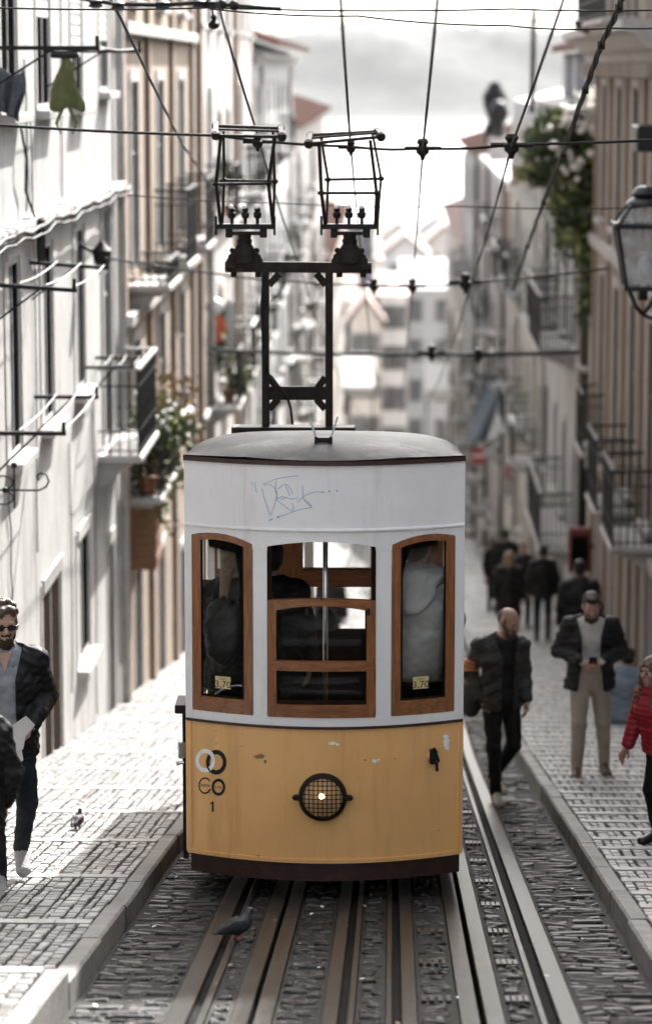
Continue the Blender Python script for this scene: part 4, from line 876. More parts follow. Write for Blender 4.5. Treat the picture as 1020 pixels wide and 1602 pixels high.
for nm, lab, pa, pb, pt, Y, wm, rh in TOWN:
    a, c = at_y(pa, pt, Y), at_y(pb, pt, Y); zt_ = a.z; zb_ = g(Y)-2; dp = 12
    root = empty(nm, ((a.x+c.x)/2, Y, g(Y)), lab, 'house', 'houses of the lower town')
    b = MB(); n = max(2, int((c.x-a.x)/2.4)); holes = []; cw = (c.x-a.x)/n
    fl = int((zt_-g(Y))/3.1)
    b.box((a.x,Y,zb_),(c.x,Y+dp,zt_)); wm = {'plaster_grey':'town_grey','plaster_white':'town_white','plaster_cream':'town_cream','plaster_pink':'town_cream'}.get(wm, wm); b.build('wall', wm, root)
    for j in range(fl):
        for i in range(n):
            z_ = zt_-2.5-3.1*j; x_ = a.x+cw*(i+.5); f = MB(); f.box((x_-.62,Y-.06,z_-.1),(x_+.62,Y-.001,z_+1.8)); w_ = f.build('window', 'stone_trim', root)
            f = MB(); f.box((x_-.48,Y-.075,z_),(x_+.48,Y-.061,z_+1.68)); f.build('pane', 'window_grey', w_)
    b = MB(); xm = (a.x+c.x)/2
    if rh > 2.2:
        gb_ = MB(); gb_.prism([(a.x,Y,zt_+.001),(c.x,Y,zt_+.001),(xm,Y,zt_+rh*.72)], (0,dp,0)); gb_.build('gable', wm, root); rh *= .72
        b.prism([(a.x-.4,Y-.4,zt_-.05),(xm,Y-.4,zt_+rh+.02),(c.x+.4,Y-.4,zt_-.05),(c.x+.4,Y-.4,zt_+.15),(xm,Y-.4,zt_+rh+.25),(a.x-.4,Y-.4,zt_+.15)], (0,dp+.8,0))
    else: b.prism([(a.x-.3,Y-.4,zt_),(a.x-.3,Y+dp/2,zt_+rh),(a.x-.3,Y+dp+.4,zt_)], (c.x-a.x+.6,0,0))
    b.build('roof', 'town_roof' if wm not in ('plaster_blue','town_grey') else 'town_grey', root)
# awnings and a kiosk at the bottom crossing
def awning(label, pl, pr, pt, pb, Y):
    a, c = at_y(pl, pt, Y), at_y(pr, pb, Y-1.6); b = MB(); zf = c.z
    b.prism([(a.x,Y,a.z),(c.x,Y,a.z),(c.x,Y-3.5,zf),(a.x,Y-3.5,zf)], (0,0,-.12)); b.box((a.x,Y-3.52,zf-.5),(c.x,Y-3.45,zf-.121))
    root = empty('awning', ((a.x+c.x)/2, Y, a.z), label, 'awning'); b.build('canvas', 'awning_white', root)
    b = MB()
    for x_ in (a.x+.1, c.x-.1): b.bar((x_,Y-3.4,zf-.2), (x_,Y-3.4,g(Y)), .1)
    b.build('support', 'black_iron', root)
awning('big white awning at the street bottom, seen through the mast frame', 524, 586, 552, 600, 190)
awning('white awning at the street bottom, right of the hanging wires', 664, 706, 568, 606, 180)
# far part of the lower town, one dense mass of roofs towards the river
b = MB(); r_ = random.Random(44)
for i in range(260):
    Y = r_.uniform(440, 930); x = r_.uniform(-150, 150)+0*Y; w_, d_, h_ = r_.uniform(5,13), r_.uniform(6,12), r_.uniform(6,15); z = g(Y)
    top = min(z+h_, -.0533*Y-.4*r_.random()*6+r_.uniform(-2,1)); 
    if top < z+3: top = z+3
    m_ = r_.choice([0,0,1,2,3]); b.box((x-w_/2,Y,z-1),(x+w_/2,Y+d_,top), m_)
    if r_.random() < .75: rr = r_.uniform(1.2, 2.4); b.prism([(x-w_/2-.3,Y-.3,top),(x-w_/2-.3,Y+d_/2,top+rr),(x-w_/2-.3,Y+d_+.3,top)], (w_+.6,0,0), 4)
    for k in range(int(w_/2.2)):
        for j in range(int((top-z)/3)): xx = x-w_/2+1+k*2.2; b.add([(xx,Y-.05,top-2.4-3*j),(xx+.9,Y-.05,top-2.4-3*j),(xx+.9,Y-.05,top-.9-3*j),(xx,Y-.05,top-.9-3*j)], [(0,1,2,3)], 5)
tag(b.build('far_town', ['town_white','town_cream','town_grey','plaster_pink','town_roof','window_grey'], normals=False), kind='stuff')
# ================================================================ wires over the street
def sag(a, b, s, n=16): a = Vector(a); b = Vector(b); return [a.lerp(b, t)-Vector((0,0,4*s*t*(1-t))) for t in np.linspace(0, 1, n)]
def single(b, name, mat, label, cat, origin, group=None, smooth=True, kind=None):
    o = b.build(name, mat, None, smooth, origin); return tag(o, label, cat, group, kind)
def along(pts, Ys): return [at_y(px, py, Y) for (px, py), Y in zip(pts, Ys)]
WY = 20.6
def wire_plane(x, Y, z0): return Vector((x, Y, z0-SLP*(Y-WY)))
W_ = [(-.99, at_y(398,190,WY).z, 'contact wire from top left that the left trolley frame touches'),
      (-.305, at_y(548,215,WY).z, 'contact wire that the right trolley frame touches'),
      (.213, at_y(661,230,WY).z, 'bare contact wire hanging free right of both trolley frames'),
      (.845, at_y(800,225,WY).z, 'dark contact wire rising steeply to upper right past a cross-wire clamp')]
top = [(330,-30), (531,-30), (687,-30), (891,-30)]; ysup = [20.8, 31.4, 42.5, 56, 75, 100]
for i, (x, z, lab) in enumerate(W_):
    a = at_y(*top[i], 12.2); b = MB(); P = sag(a, (x, WY, z), .01, 10)
    prev = Vector((x, WY, z))
    for Yn in ysup[1:]:
        nx_ = wire_plane(x*(1 if Yn < 60 else .9), Yn, z)
        if Yn > 40: nx_.z += .02*(Yn-40)
        P += sag(prev, nx_, .05, 8)[1:]; prev = nx_
    b.tube(P, .0085, 6); single(b, 'contact_wire', 'black_cable', lab, 'wire', (x, WY, z), 'contact wires above the two tracks')
def span(label, pts, Ys, r, clamps=(), sg=.03, nm='span_wire', mat='black_cable'):
    P = along(pts, Ys); q = []
    for i in range(len(P)-1): q += sag(P[i], P[i+1], sg if len(P) < 4 else sg*.5, 8)[:-1]
    q.append(P[-1]); root = empty(nm, P[0], label, 'wire', 'wires slung across the street'); b = MB(); b.tube(q, r, 6); b.build('cable', mat, root, True)
    for c in clamps:
        p = at_y(c[0], c[1], c[2]); k = c[3] if len(c) > 3 else 1; b = MB(); b.lathe(p-Vector((0,0,.055*k)), [(.012*k,-.03*k),(.022*k,0),(.045*k,.02*k),(.05*k,.06*k),(.03*k,.075*k),(.045*k,.10*k),(.03*k,.125*k)], 12)
        b.tube([p-Vector((.13*k,0,0)), p+Vector((.13*k,0,0))], .016*k, 6); b.build('insulator', 'rust_iron', root, 40)
def ends(pl, pr, Y): return at_y(*pl, Y), at_y(*pr, Y)
# first crossing wire, fixed to both house fronts
ex = lambda px, py, Y, X: (lambda p: p)(at_y(px, py, Y))
span('black cross wire with insulator clamps level with the tops of the trolley frames', [(-120,187),(340,212),(548,229),(661,232),(800,226),(1200,208)], [20.8]*6, .011, [(661,232,20.8),(800,227,20.8,1.15),(403,222,20.8,.8),(549,231,20.8,.7)])
span('fainter second cross wire with three small clamps farther down the street', [(150,400),(330,427),(460,440),(585,445),(645,446),(725,443),(950,420)], [31.4]*7, .012, [(585,447,31.4,1.1),(645,447,31.4,1.1),(728,442,31.4,1.4)])
span('thick dark cross cable across the street just above the shop awnings', [(330,545),(420,551),(690,554),(905,551)], [42]*4, .03, [(675,552,42,1.6),(748,556,42,1.4)])
span('upper of two thin cross wires against the white sky', [(-60,10),(332,12),(800,14),(1120,12)], [17.5]*4, .0055)
span('lower of two thin cross wires against the white sky', [(330,14),(560,25),(795,40),(960,44),(1120,36)], [18.2]*5, .0055)
span('faint double cross wire halfway down the trolley frames', [(200,305),(440,318),(720,323),(1000,325)], [26]*4, .006)
b = MB(); P = along([(60,-22),(120,-4),(180,6),(250,8),(310,4),(385,10),(440,14)], [15]*7); b.tube(P, .012, 6)
for i in range(4): p = P[4].lerp(P[5], i/4); b.ball(p, .028, 0, 8, 6)
root = empty('feeder_cable', P[0], 'heavy black feeder cable with insulators at top left edge of the picture', 'cable'); b.build('cable', 'black_cable', root, True)
for px, py in ((150,4),(185,8),(255,7),(312,5),(333,6)): p = at_y(px, py, 15); b = MB(); b.lathe(p-Vector((0,0,.03)), [(.012,0),(.04,.01),(.03,.025),(.04,.04),(.012,.055)], 10); b.build('insulator', 'black_iron', root, 40)
b = MB(); p = at_y(335, 18, 15); b.tube([at_y(331,5,15), at_y(334,30,15)], .006, 6); b.lathe(at_y(335,46,15), [(.01,0),(.026,.01),(.03,.03),(.012,.05),(.02,.06),(.01,.075)], 10); b.build('drop_insulator', 'rust_iron', root, 40)
b = MB(); P = along([(150,-45),(190,30),(238,130),(285,225),(330,290),(395,318)], [15,17.5,21,26,33,40]); b.tube(P, .010, 6); single(b, 'stay_cable', 'black_cable', 'dark cable slanting down across the left tan house from the feeder', 'cable', P[0])
P = along([(985,-40),(968,12),(940,70),(915,140),(880,240),(850,315),(825,385),(800,460)], [16,17,18.2,20,24,28,33,40]); b = MB(); root = empty('twisted_cable', P[0], 'thick twisted cable slanting down from top right in front of the climbing plant', 'cable')
q = []
for i in range(len(P)-1): q += [P[i].lerp(P[i+1], k/12) for k in range(12)]
for ph in (0, 2.1, 4.2): b.tube([p+Vector((math.cos(i*.5+ph), 0, math.sin(i*.5+ph)))*.011 for i, p in enumerate(q)], .010, 5)
b.build('cable', 'black_cable', root, True)
for p in P[1:-1]: b = MB(); b.lathe(p-Vector((0,0,.03)), [(.024,0),(.024,.05)], 8); b.build('clip', 'rust_iron', root)
# thin mast on the right-hand roof line
p = at_y(835, 14, 62); q = at_y(832, 158, 62); b = MB(); b.tube([(q.x,62,-.9),(p.x,62,p.z)], .055, 8); b.tube([(p.x-.3,62,p.z-.25),(p.x+.3,62,p.z-.25)], .02, 6); single(b, 'aerial_mast', 'rust_iron', 'thin brown aerial mast standing on the whitewashed house against the sky', 'mast', (q.x,62,-.9))
# ================================================================ right side street furniture
# wall lantern
LY = 28; p = at_y(1006, 400, LY); zt_, zb_ = at_y(1000,352,LY).z, at_y(1000,450,LY).z
lan = empty('wall_lantern', (p.x, LY, zb_), 'black four-sided glazed street lantern on a wall bracket at right edge', 'lantern')
b = MB(); w1, w0 = .275, .17; m_ = lambda w, z: [(p.x-w,LY-w,z),(p.x+w,LY-w,z),(p.x+w,LY+w,z),(p.x-w,LY+w,z)]
A, B_ = m_(w0, zb_), m_(w1, zt_)
for i in range(4): b.bar(A[i], B_[i], .035, .035); b.bar(A[i], A[(i+1)%4], .045, .045); b.bar(B_[i], B_[(i+1)%4], .06, .05)
zt2 = zt_+.20
C_ = m_(.13, zt2)
for i in range(4): b.bar(B_[i], C_[i], .03, .03); b.bar(C_[i], C_[(i+1)%4], .04, .04); b.ball(B_[i], .04)
b.lathe((p.x,LY,zt2), [(.19,0),(.16,.04),(.10,.07),(.13,.10),(.09,.16),(.03,.18)], 14); b.build('lantern_frame', 'lamp_metal', lan, 40)
b = MB()
for i in range(4): j = (i+1)%4; b.add([A[i],A[j],B_[j],B_[i]], [(0,1,2,3)])
for i in range(4): j = (i+1)%4; b.add([B_[i],B_[j],C_[j],C_[i]], [(0,1,2,3)])
b.build('lantern_glass', 'lamp_glass', lan); b = MB(); b.lathe((p.x,LY,zb_), [(.03,0),(.03,.1),(.05,.13),(.06,.22),(.03,.3)], 10); b.build('bulb', 'ceramic', lan, 40)
b = MB(); b.tube([(p.x,LY,zb_),(p.x,LY,zb_-.12)], .05, 8); b.tube([(p.x-.13,LY,zb_-.03),(p.x-.07,LY,zb_-.18),(p.x,LY,zb_-.26)], .022, 6); b.tube([(p.x+.13,LY,zb_-.03),(p.x+.07,LY,zb_-.18),(p.x,LY,zb_-.26)], .022, 6)
b.tube([(p.x,LY,zb_-.26),(p.x+.3,LY,zb_-.38),(p.x+.75,LY,zb_-.34),(XRW+.05,LY,zb_-.2)], .024, 8); b.tube([(p.x+.25,LY,zb_-.36),(p.x+.6,LY,zb_-.62),(XRW+.05,LY,zb_-.75)], .018, 6); b.build('bracket', 'lamp_metal', lan, True)
# floodlight boxes on the beige house
p = at_x(1000, 215, XRW-.35); fl = empty('floodlight', (p.x, p.y, p.z), 'dark box floodlight fixed to the beige house above the lantern', 'floodlight'); 
b = MB(); b.box((p.x-.1,p.y-.8,p.z-.17),(p.x+.34,p.y+.1,p.z+.17), 0, .02); b.bar((p.x+.1,p.y,p.z),(XRW+.03,p.y,p.z), .06); b.build('housing', 'lamp_metal', fl); b = MB(); b.box((p.x-.106,p.y-.7,p.z-.1),(p.x-.101,p.y-.0,p.z+.12)); b.build('front_glass', 'window_grey', fl)
# tall dark pole by the wall, climbing plant on it
py_ = 53.2; px_ = at_y(915, 600, py_).x; b = MB(); b.tube([(px_,py_,g(py_)-.2),(px_,py_,-2.2)], [.12,.10], 10); b.lathe((px_,py_,g(py_)), [(.17,0),(.17,.7),(.13,.75)], 10)
single(b, 'tall_pole', 'black_iron', 'tall dark pole against the whitewashed right-hand house, below the climbing plant', 'pole', (px_,py_,g(py_)))
# ---------------------------------------------------------------- plants
def leaves(b, c, rad, n, size, mi_choices, r_, clump=6, droop=0):
    cs = [(c[0]+r_.gauss(0,.45)*rad[0], c[1]+r_.gauss(0,.45)*rad[1], c[2]+r_.gauss(0,.45)*rad[2], r_.choice(mi_choices), r_.uniform(.12,.32)) for _ in range(clump)]
    for _ in range(n):
        cx, cy, cz, mi, sp = r_.choice(cs); p = Vector((cx+r_.gauss(0,sp)*rad[0]*1.3, cy+r_.gauss(0,sp)*rad[1]*1.3, cz+r_.gauss(0,sp)*rad[2]*1.3-droop*abs(r_.gauss(0,.3))))
        s = size*r_.uniform(.6,1.4); q = Quaternion((r_.uniform(-1,1),r_.uniform(-1,1),r_.uniform(-1,1),r_.uniform(-1,1))).normalized()
        vs = [p+q@Vector(v) for v in ((-s*.3,0,0),(0,-s*.55,.06*s),(s*.3,0,0),(0,s*.6,-.1*s))]; b.add(vs, [(0,1,2,3)], mi)
r_ = random.Random(5)
cp = empty('climbing_plant', (px_, py_, -6), 'bushy dark climbing plant with white blossoms, hanging from the right-hand house over the dark pole', 'plant')
b = MB(); LV = ['leaf_dark','leaf_light','leaf_dry']
for (px, py, rx, rz, n) in ((905,195,.55,.42,620),(880,235,.6,.4,700),(925,250,.35,.55,600),(850,262,.42,.22,300),(822,268,.22,.13,110),(900,300,.35,.4,500),(915,345,.28,.42,430),(893,360,.28,.3,280),(925,410,.2,.5,300),(915,470,.13,.5,150),(935,185,.3,.4,300),(868,205,.4,.3,380),(848,232,.35,.28,330),(885,275,.4,.35,420),(905,330,.35,.4,380)):
    p = at_y(px, py, 52.4); leaves(b, p, (rx, .6, rz), n, .16, [0,0,1] if px > 835 else [1,1,2], r_, 9, .2)
b.build('foliage', LV, cp, normals=False); b = MB()
for (px, py, n) in ((915,165,16),(895,190,22),(925,200,20),(885,192,10),(870,245,10),(905,255,14),(940,150,8)):
    p = at_y(px, py, 51.9)
    for _ in range(n): q = p+Vector((r_.gauss(0,.18),r_.gauss(0,.25),r_.gauss(0,.14))); b.ball(q, r_.uniform(.035,.095), 0, 6, 4)
b.build('blossoms', 'blossom', cp, normals=False); b = MB()
for s in (((917,700),(914,560),(920,430),(912,330),(890,250)),((914,640),(921,480),(905,370),(925,260),(930,190)),((918,420),(898,330),(860,270),(828,268))):
    b.tube(along(s, [53.0,53.0,52.8,52.5,52.4]), [.05,.045,.04,.03,.015][:len(s)], 6)
for _ in range(14): p = at_y(r_.uniform(860,935), r_.uniform(300,390), 52.3); b.tube([p, p+Vector((r_.uniform(-.2,.1),0,-.3)), p+Vector((r_.uniform(-.25,.15),0,-r_.uniform(.6,1.3)))], .012, 4)
b.build('stems', 'stem', cp)
# flower pots and planter on the tan house's low balcony
bl = -5.45; Xp = XL+.24
def potplant(y, x, z, label, lv, h=.6, w=.35, n=260, pot='terracotta', cat='potted plant', blos=0):
    root = empty('potted_plant', (x, y, z), label, cat, 'plants on the left balconies'); b = MB(); b.lathe((x,y,z), [(.09,0),(.13,.2),(.145,.2),(.145,.24),(.12,.24)], 14); b.build('pot', pot, root, 40)
    b = MB(); leaves(b, (x,y,z+.24+h*.5), (w,w,h*.5), n, .11, lv, r_, 8, .1); b.build('foliage', LV, root, normals=False)
    b = MB(); [b.tube([(x,y,z+.22),(x+r_.uniform(-.1,.1),y+r_.uniform(-.1,.1),z+.24+h*.5)], .012, 5) for _ in range(5)]; b.build('stem', 'stem', root)
    if blos:
        b = MB(); [b.ball((x+r_.gauss(0,w*.5),y+r_.gauss(0,w*.5),z+.3+h*r_.uniform(.2,1)), .035, 0, 6, 4) for _ in range(blos)]; b.build('blossoms', 'blossom', root)
potplant(36.9, Xp+.02, bl+.002, 'leafy green potted plant with pale flowers, nearest the viewer on the low tan house balcony', [0,0,1], .95, .40, 520, blos=18)
potplant(37.9, Xp+.05, bl+.002, 'trailing mixed green potted plant in the middle of the low tan house balcony', [0,1,1], .8, .42, 520, blos=14)
potplant(39.1, Xp, bl+.002, 'bushy dried brown potted plant at the far end of the low tan house balcony', [2,2,1], 1.25, .42, 520)
potplant(53.2, XL+.4, -6.098, 'dark green tall potted plant on the pink house balcony', [0,0,1], 1.3, .5, 500)
potplant(53.6, XL+.42, -2.698, 'dark leafy plant hanging high on the pink house', [0,0], .9, .5, 400)
b = MB(); ph = empty('hanging_planter', (XL+.2, 37.3, -6.45), 'brown wooden hanging planter box below the tan house balcony with green plant', 'planter')
b.box((XL+.035,36.75,-6.42),(XL+.38,37.65,-5.56), 0, .02)
for z_ in (-6.38,-6.15,-5.92,-5.69): b.box((XL+.03,36.742,z_),(XL+.388,37.658,z_+.15), 0, .01)
b.build('box', 'planter_wood', ph); b = MB(); [b.bar((XL+x_,y_,-5.57),(XL+x_,y_,-5.5), .015) for x_ in (.08,.34) for y_ in (36.8,37.6)]; b.build('hanger', 'black_iron', ph); b = MB(); leaves(b, (XL+.3,37.2,-5.5), (.36,.5,.3), 300, .1, [0,1], r_, 8, .35); b.build('foliage', LV, ph, normals=False)
# shade cloth and laundry
def cloth(name, mat, label, cat, fn, nu=16, nv=20, th=.012):
    b = MB(); P = [[Vector(fn(i/nu, j/nv)) for i in range(nu+1)] for j in range(nv+1)]
    vs = [p for row in P for p in row]; n = nu+1
    b.add(vs, [(j*n+i, j*n+i+1, (j+1)*n+i+1, (j+1)*n+i) for j in range(nv) for i in range(nu)])
    o = b.build(name, mat, None, True, vs[0]); md = o.modifiers.new('thickness', 'SOLIDIFY'); md.thickness = th; return tag(o, label, cat)
a, c = at_y(317, 478, 53), at_y(352, 560, 53)
fb = cloth('hanging_cloth', 'cloth_deepgreen', 'dark green cloth hung over a pink house balcony rail at left', 'cloth', lambda u, v: (lerp(a.x,c.x,u), 53+.06*math.sin(u*9+v*2)+.04*math.sin(v*7), lerp(a.z,c.z-.15*math.sin(u*3),v)))
q = at_y(343, 515, 52.9); b = MB(); vs = [(q.x+math.cos(t)*.13, 52.9+.03*math.sin(t*3), q.z+math.sin(t)*.27) for t in np.linspace(0, 6.28, 16)[:-1]]; b.prism(vs, (0,.01,0)); b.build('orange_print', 'cloth_orange', fb)
a2, c2 = at_y(352, 470, 53.5), at_y(368, 540, 53.5)
cloth('hanging_cloth', 'cloth_white', 'pale lilac white cloth hung right of the dark green one at left', 'cloth', lambda u, v: (lerp(a2.x,c2.x,u), 53.5+.05*math.sin(u*8+v), lerp(a2.z,c2.z-.2*u,v)))
a3 = at_y(337, 480, 52.6); gl = empty('globe_lamp', a3, 'round white globe lamp on the pink house above the green cloth', 'lamp'); b = MB(); b.ball(a3, .16, 0, 14, 10); b.build('globe', 'ceramic', gl, True); b = MB(); b.tube([a3+Vector((0,0,-.16)), a3+Vector((-.1,0,-.3)), (XL+.04,52.6,a3.z-.28)], .03, 8); b.build('bracket', 'rust_iron', gl, True)
a4 = at_y(778, 588, 92); c4 = at_y(752, 690, 92)
cloth('laundry_sheet', 'cloth_blue', 'blue-grey sheet billowing from a line at right, above the no-entry sign', 'laundry', lambda u, v: (lerp(a4.x,c4.x,v)+(u-.5)*1.0*(1-.2*v), 92+.2*math.sin(u*6+v*3), lerp(a4.z,c4.z,v)-.2*abs(u-.5)))
a5 = at_y(808, 615, 86)
cloth('laundry_sheet', 'cloth_white', 'white cloth hanging beside the blue-grey sheet at right', 'laundry', lambda u, v: (a5.x-.1+(u-.5)*.75-v*.4, 86+.12*math.sin(u*7+v*2), a5.z-1.25*v+.5*(u-.5)*v))
b = MB(); b.tube(sag((XRW+.1,92,a4.z+.05), (a4.x-.8,92,a4.z+.05), .02), .02, 5); b.bar((XRW+.1,91.8,a4.z-.1),(a4.x-.8,91.8,a4.z), .05); single(b, 'laundry_line', 'black_iron', 'short clothes line bracket carrying the blue-grey sheet', 'clothes line', (XRW,92,a4.z))
b = MB(); b.tube(sag((XRW+.1,86,a5.z+.12), (a5.x-.6,86,a5.z+.12), .02), .02, 5); single(b, 'laundry_line', 'black_iron', 'short clothes line carrying the white cloth at right', 'clothes line', (XRW,86,a5.z))
# ---------------------------------------------------------------- drying racks on the white house
def rack(label, Y, z, out, y1, sag_=False, bent=0):
    root = empty('drying_rack', (XL, Y, z), label, 'drying rack', 'clothes racks on the white house'); b = MB()
    for yy in (Y, y1):
        b = MB(); b.bar((XL-.02,yy,z),(XL+out,yy,z+bent), .035); b.tube([(XL+.01,yy,z-.35),(XL+out*.6,yy,z+bent*.6)], .010, 5); b.bar((XL+out-.02,yy,z+bent),(XL+out-.02,yy,z+bent+.1), .03); b.build('arm', 'black_iron', root)
    for k in (.35,.65,.95):
        b = MB(); b.tube(sag((XL+out*k,Y,z+bent*k+.03),(XL+out*k,y1,z+bent*k+.03), .03), .006, 5); b.build('line', 'cloth_white', root)
    return root
rack('topmost clothes rack on the white house with a green garment hanging', 24.6, at_y(60,75,24.6).z, .95, 28.7)
rack('clothes rack with slack white lines at the second storey of the white house', 24.4, at_y(40,445,24.4).z, .75, 27.2, bent=-.05)
rack('lowest clothes rack on the white house, a dark bar above the scroll bracket', 24.6, at_y(50,678,24.6).z, .62, 27.4)
rack('clothes rack beside the white railed balcony of the white house', 32.0, at_y(185,575,32).z, .55, 33.1)
p = at_y(103, 88, 26); gz, gb = p.z, at_y(103, 172, 26).z
def garment(u, v):
    wd = lerp(.03, .165, min(1, v*1.15))*(1 if v < .95 else .96); return (p.x+(u-.5)*2*wd+.012*math.sin(v*9), 26+.03*math.sin(u*11+v*2)*v, gz+(gb-gz)*v-.02*math.sin(u*8)*v)
gm = cloth('hanging_garment', 'cloth_green', 'olive green garment hanging folded from the topmost rack at left', 'clothes', garment, 18, 18)
b = MB()
for k in (-1, 1): b.tube([(p.x+k*.03,26,gb+.02),(p.x+k*.09,26,gb-.12),(p.x+k*.05,26.02,gb-.22)], [.02,.015,.004], 6)
b.build('dangling_strap', 'cloth_green', gm, True); b = MB(); b.box((p.x-.13,25.97,gz-.02),(p.x+.12,26.05,gz+.035), 0, .015); b.build('peg_bar', 'black_iron', gm)
p2 = at_y(14, 112, 25.2); q2 = at_y(30, 172, 25.2)
cloth('hanging_garment', 'cloth_dark', 'dark grey-blue garment bunched on the rack at the upper left edge', 'clothes', lambda u, v: (p2.x+(u-.5)*(.24+.06*math.sin(v*5)), 25.2+.05*math.sin(u*14+v*3), lerp(p2.z,q2.z,v)+.04*math.sin(u*7)*(1-v)-.1*u*v), 20, 16)
# scroll bracket
Yb = 24.5; p = at_y(20, 752, Yb); root = empty('scroll_bracket', (XL, Yb, p.z), 'wrought iron scroll sign bracket low on the white house, lower left edge', 'bracket')
b = MB(); zz = at_y(40, 767, Yb).z; xo = at_y(62, 767, Yb).x
b.tube([(XL-.02,Yb,zz),(xo,Yb,zz),(xo+.06,Yb,zz+.03),(xo+.085,Yb,zz+.08),(xo+.06,Yb,zz+.14),(xo+.01,Yb,zz+.15),(xo-.02,Yb,zz+.12),(xo,Yb,zz+.09)], .009, 6)
xv = at_y(23, 760, Yb).x; b.tube([(xv,Yb,at_y(0,728,Yb).z),(xv,Yb,at_y(0,795,Yb).z)], .010, 6); b.ball((xv,Yb,at_y(0,728,Yb).z), .03); b.ball((xv-.08,Yb,zz), .028)
for s in (-1, 1): b.tube([(xv-.1+.09*math.cos(t)*(1-t*.06), Yb, zz+s*(.07+.06*math.sin(t)*(1-t*.06))) for t in np.linspace(-1.4, 4.2, 14)], .008, 5)
b.build('scroll', 'black_iron', root, True)
# wall lamp dark blob near string course end
p = at_x(160, 400, XL+.25); root = empty('wall_lamp', p, 'small dark wall lamp on the white house near the string course end', 'lamp'); b = MB(); b.lathe(p-Vector((0,0,.12)), [(.03,0),(.09,.03),(.11,.18),(.05,.24),(.02,.28)], 10); b.bar(p, (XL,p.y,p.z+.12), .04); b.build('shade', 'black_iron', root, 40); b = MB(); b.ball(p-Vector((0,0,.16)), .06); b.build('bulb', 'ceramic', root, True)
# ---------------------------------------------------------------- signs
def noentry(label, px, py, Y, r, post=True, xw=None):
    p = at_y(px, py, Y); root = empty('no_entry_sign', (p.x, Y, g(Y)), label, 'road sign'); b = MB(); b.lathe(p, [(r*.98,-.02),(r,-.01),(r,.0),(r*.99,.004)], 28, 0, 'y'); b.build('disc', 'sign_red', root, 40)
    b = MB(); b.box((p.x-r*.72,Y-.012,p.z-r*.15),(p.x+r*.72,Y-.006,p.z+r*.15)); b.build('bar', 'decal_white', root)
    b = MB()
    if post: b.tube([(p.x,Y+.06,g(Y)),(p.x,Y+.06,p.z+r)], .035, 8)
    else: b.bar((p.x,Y+.05,p.z),(XRW+.1,Y+.05,p.z), .05)
    b.build('post' if post else 'bracket', 'stone_trim', root)
noentry('round red no-entry sign on a post just right of the tram roof', 748, 713, 100, .30)
p = at_y(803, 748, 84); root = empty('no_parking_sign', (p.x,84,p.z), 'small white board with faded red ring on the wall, right of the no-entry sign', 'road sign'); b = MB(); b.box((p.x-.35,83.95,p.z-.55),(p.x+.35,84,p.z+.45), 0, .02); b.bar((p.x,84.05,p.z),(XRW+.1,84.05,p.z), .05); b.build('board', 'plaster_pink', root)
b = MB(); vs = []; n = 24
for k in range(n+1): t = 2*math.pi*k/n; vs += [(p.x+.17*math.cos(t),83.945,p.z+.17+.17*math.sin(t)),(p.x+.25*math.cos(t),83.945,p.z+.17+.25*math.sin(t))]
b.add(vs, [(2*k,2*k+1,2*k+3,2*k+2) for k in range(n)]); b.bar((p.x-.14,83.944,p.z+.31),(p.x+.14,83.944,p.z+.03), .006, .07); b.build('ring', 'sign_red', root)
p = at_y(906, 855, 50.5); root = empty('red_cabinet', (p.x,50.5,g(50.5)), 'red framed dark display board on the wall behind the man in the black coat', 'notice board'); h_ = .45
b = MB(); b.box((p.x-.19,50.45,p.z-.46),(p.x+.19,50.62,p.z+.34), 0, .02); b.bar((p.x+.1,50.55,p.z),(XRW+.02,50.55,p.z), .08); b.build('frame', 'board_red', root); b = MB(); b.box((p.x-.15,50.44,p.z-.44),(p.x+.15,50.449,p.z+.20)); b.build('panel', 'window_dark', root)
# ---------------------------------------------------------------- pigeons
def pigeon(label, pos, rz, dark=0):
    root = empty('pigeon', pos, label, 'pigeon'); s = SDF(.006)
    s.cone((0,.02,.085),(0,-.05,.095), .058,.055,.045,.045, m=0); s.cone((0,.07,.085),(0,.17,.06), .04,.026,.022,.008, m=1); s.cone((0,-.055,.11),(0,-.085,.165), .032,.032,.02,.02, m=2); s.ball((0,-.092,.178), (.019,.023,.020), m=2); s.cone((0,-.108,.176),(0,-.13,.17), .007,.007,.003,.003, m=3)
    for sx in (-1, 1): s.cone((sx*.048,-.03,.1),(sx*.02,.13,.075), .014,.04,.008,.02, m=1); s.cone((sx*.02,-.0,.05),(sx*.022,-.005,.008), .007,.007,.005,.005, m=3); s.cone((sx*.022,-.03,.006),(sx*.022,.01,.006), .010,.010,.010,.010, m=3)
    o = s.mesh('body', ['pigeon_body','pigeon_wing','pigeon_neck','pigeon_foot'], root); root.rotation_euler = (0,0,rz); return root
# ================================================================ living figures: one continuous surface grown from joints
pm('skin', (.27,.155,.11), (.33,.195,.14), 14, .5, bump=.05); pm('skin_dark', (.20,.11,.075), (.25,.145,.10), 14, .5, bump=.05)
pm('hair_dark', (.004,.003,.0025), (.011,.008,.0065), 60, .5, bump=.4, spec=.3); pm('hair_brown', (.035,.02,.012), (.075,.045,.026), 60, .5, bump=.4); pm('hair_light_brown', (.05,.028,.015), (.12,.07,.038), 60, .5, bump=.4); pm('hair_blond', (.16,.095,.05), (.28,.18,.10), 60, .5, bump=.4)
pm('beard', (.030,.019,.013), (.065,.042,.029), 90, .7, bump=.4, spec=.1); pm('stubble', (.055,.034,.024), (.085,.053,.038), 90, .7)
pm('jacket_black', (.0035,.0035,.004), (.008,.008,.0085), 9, .6, bump=.3, bscale=14, spec=.25); pm('jacket_charcoal', (.020,.0195,.0185), (.038,.036,.033), 9, .6, bump=.3, bscale=14, spec=.25)
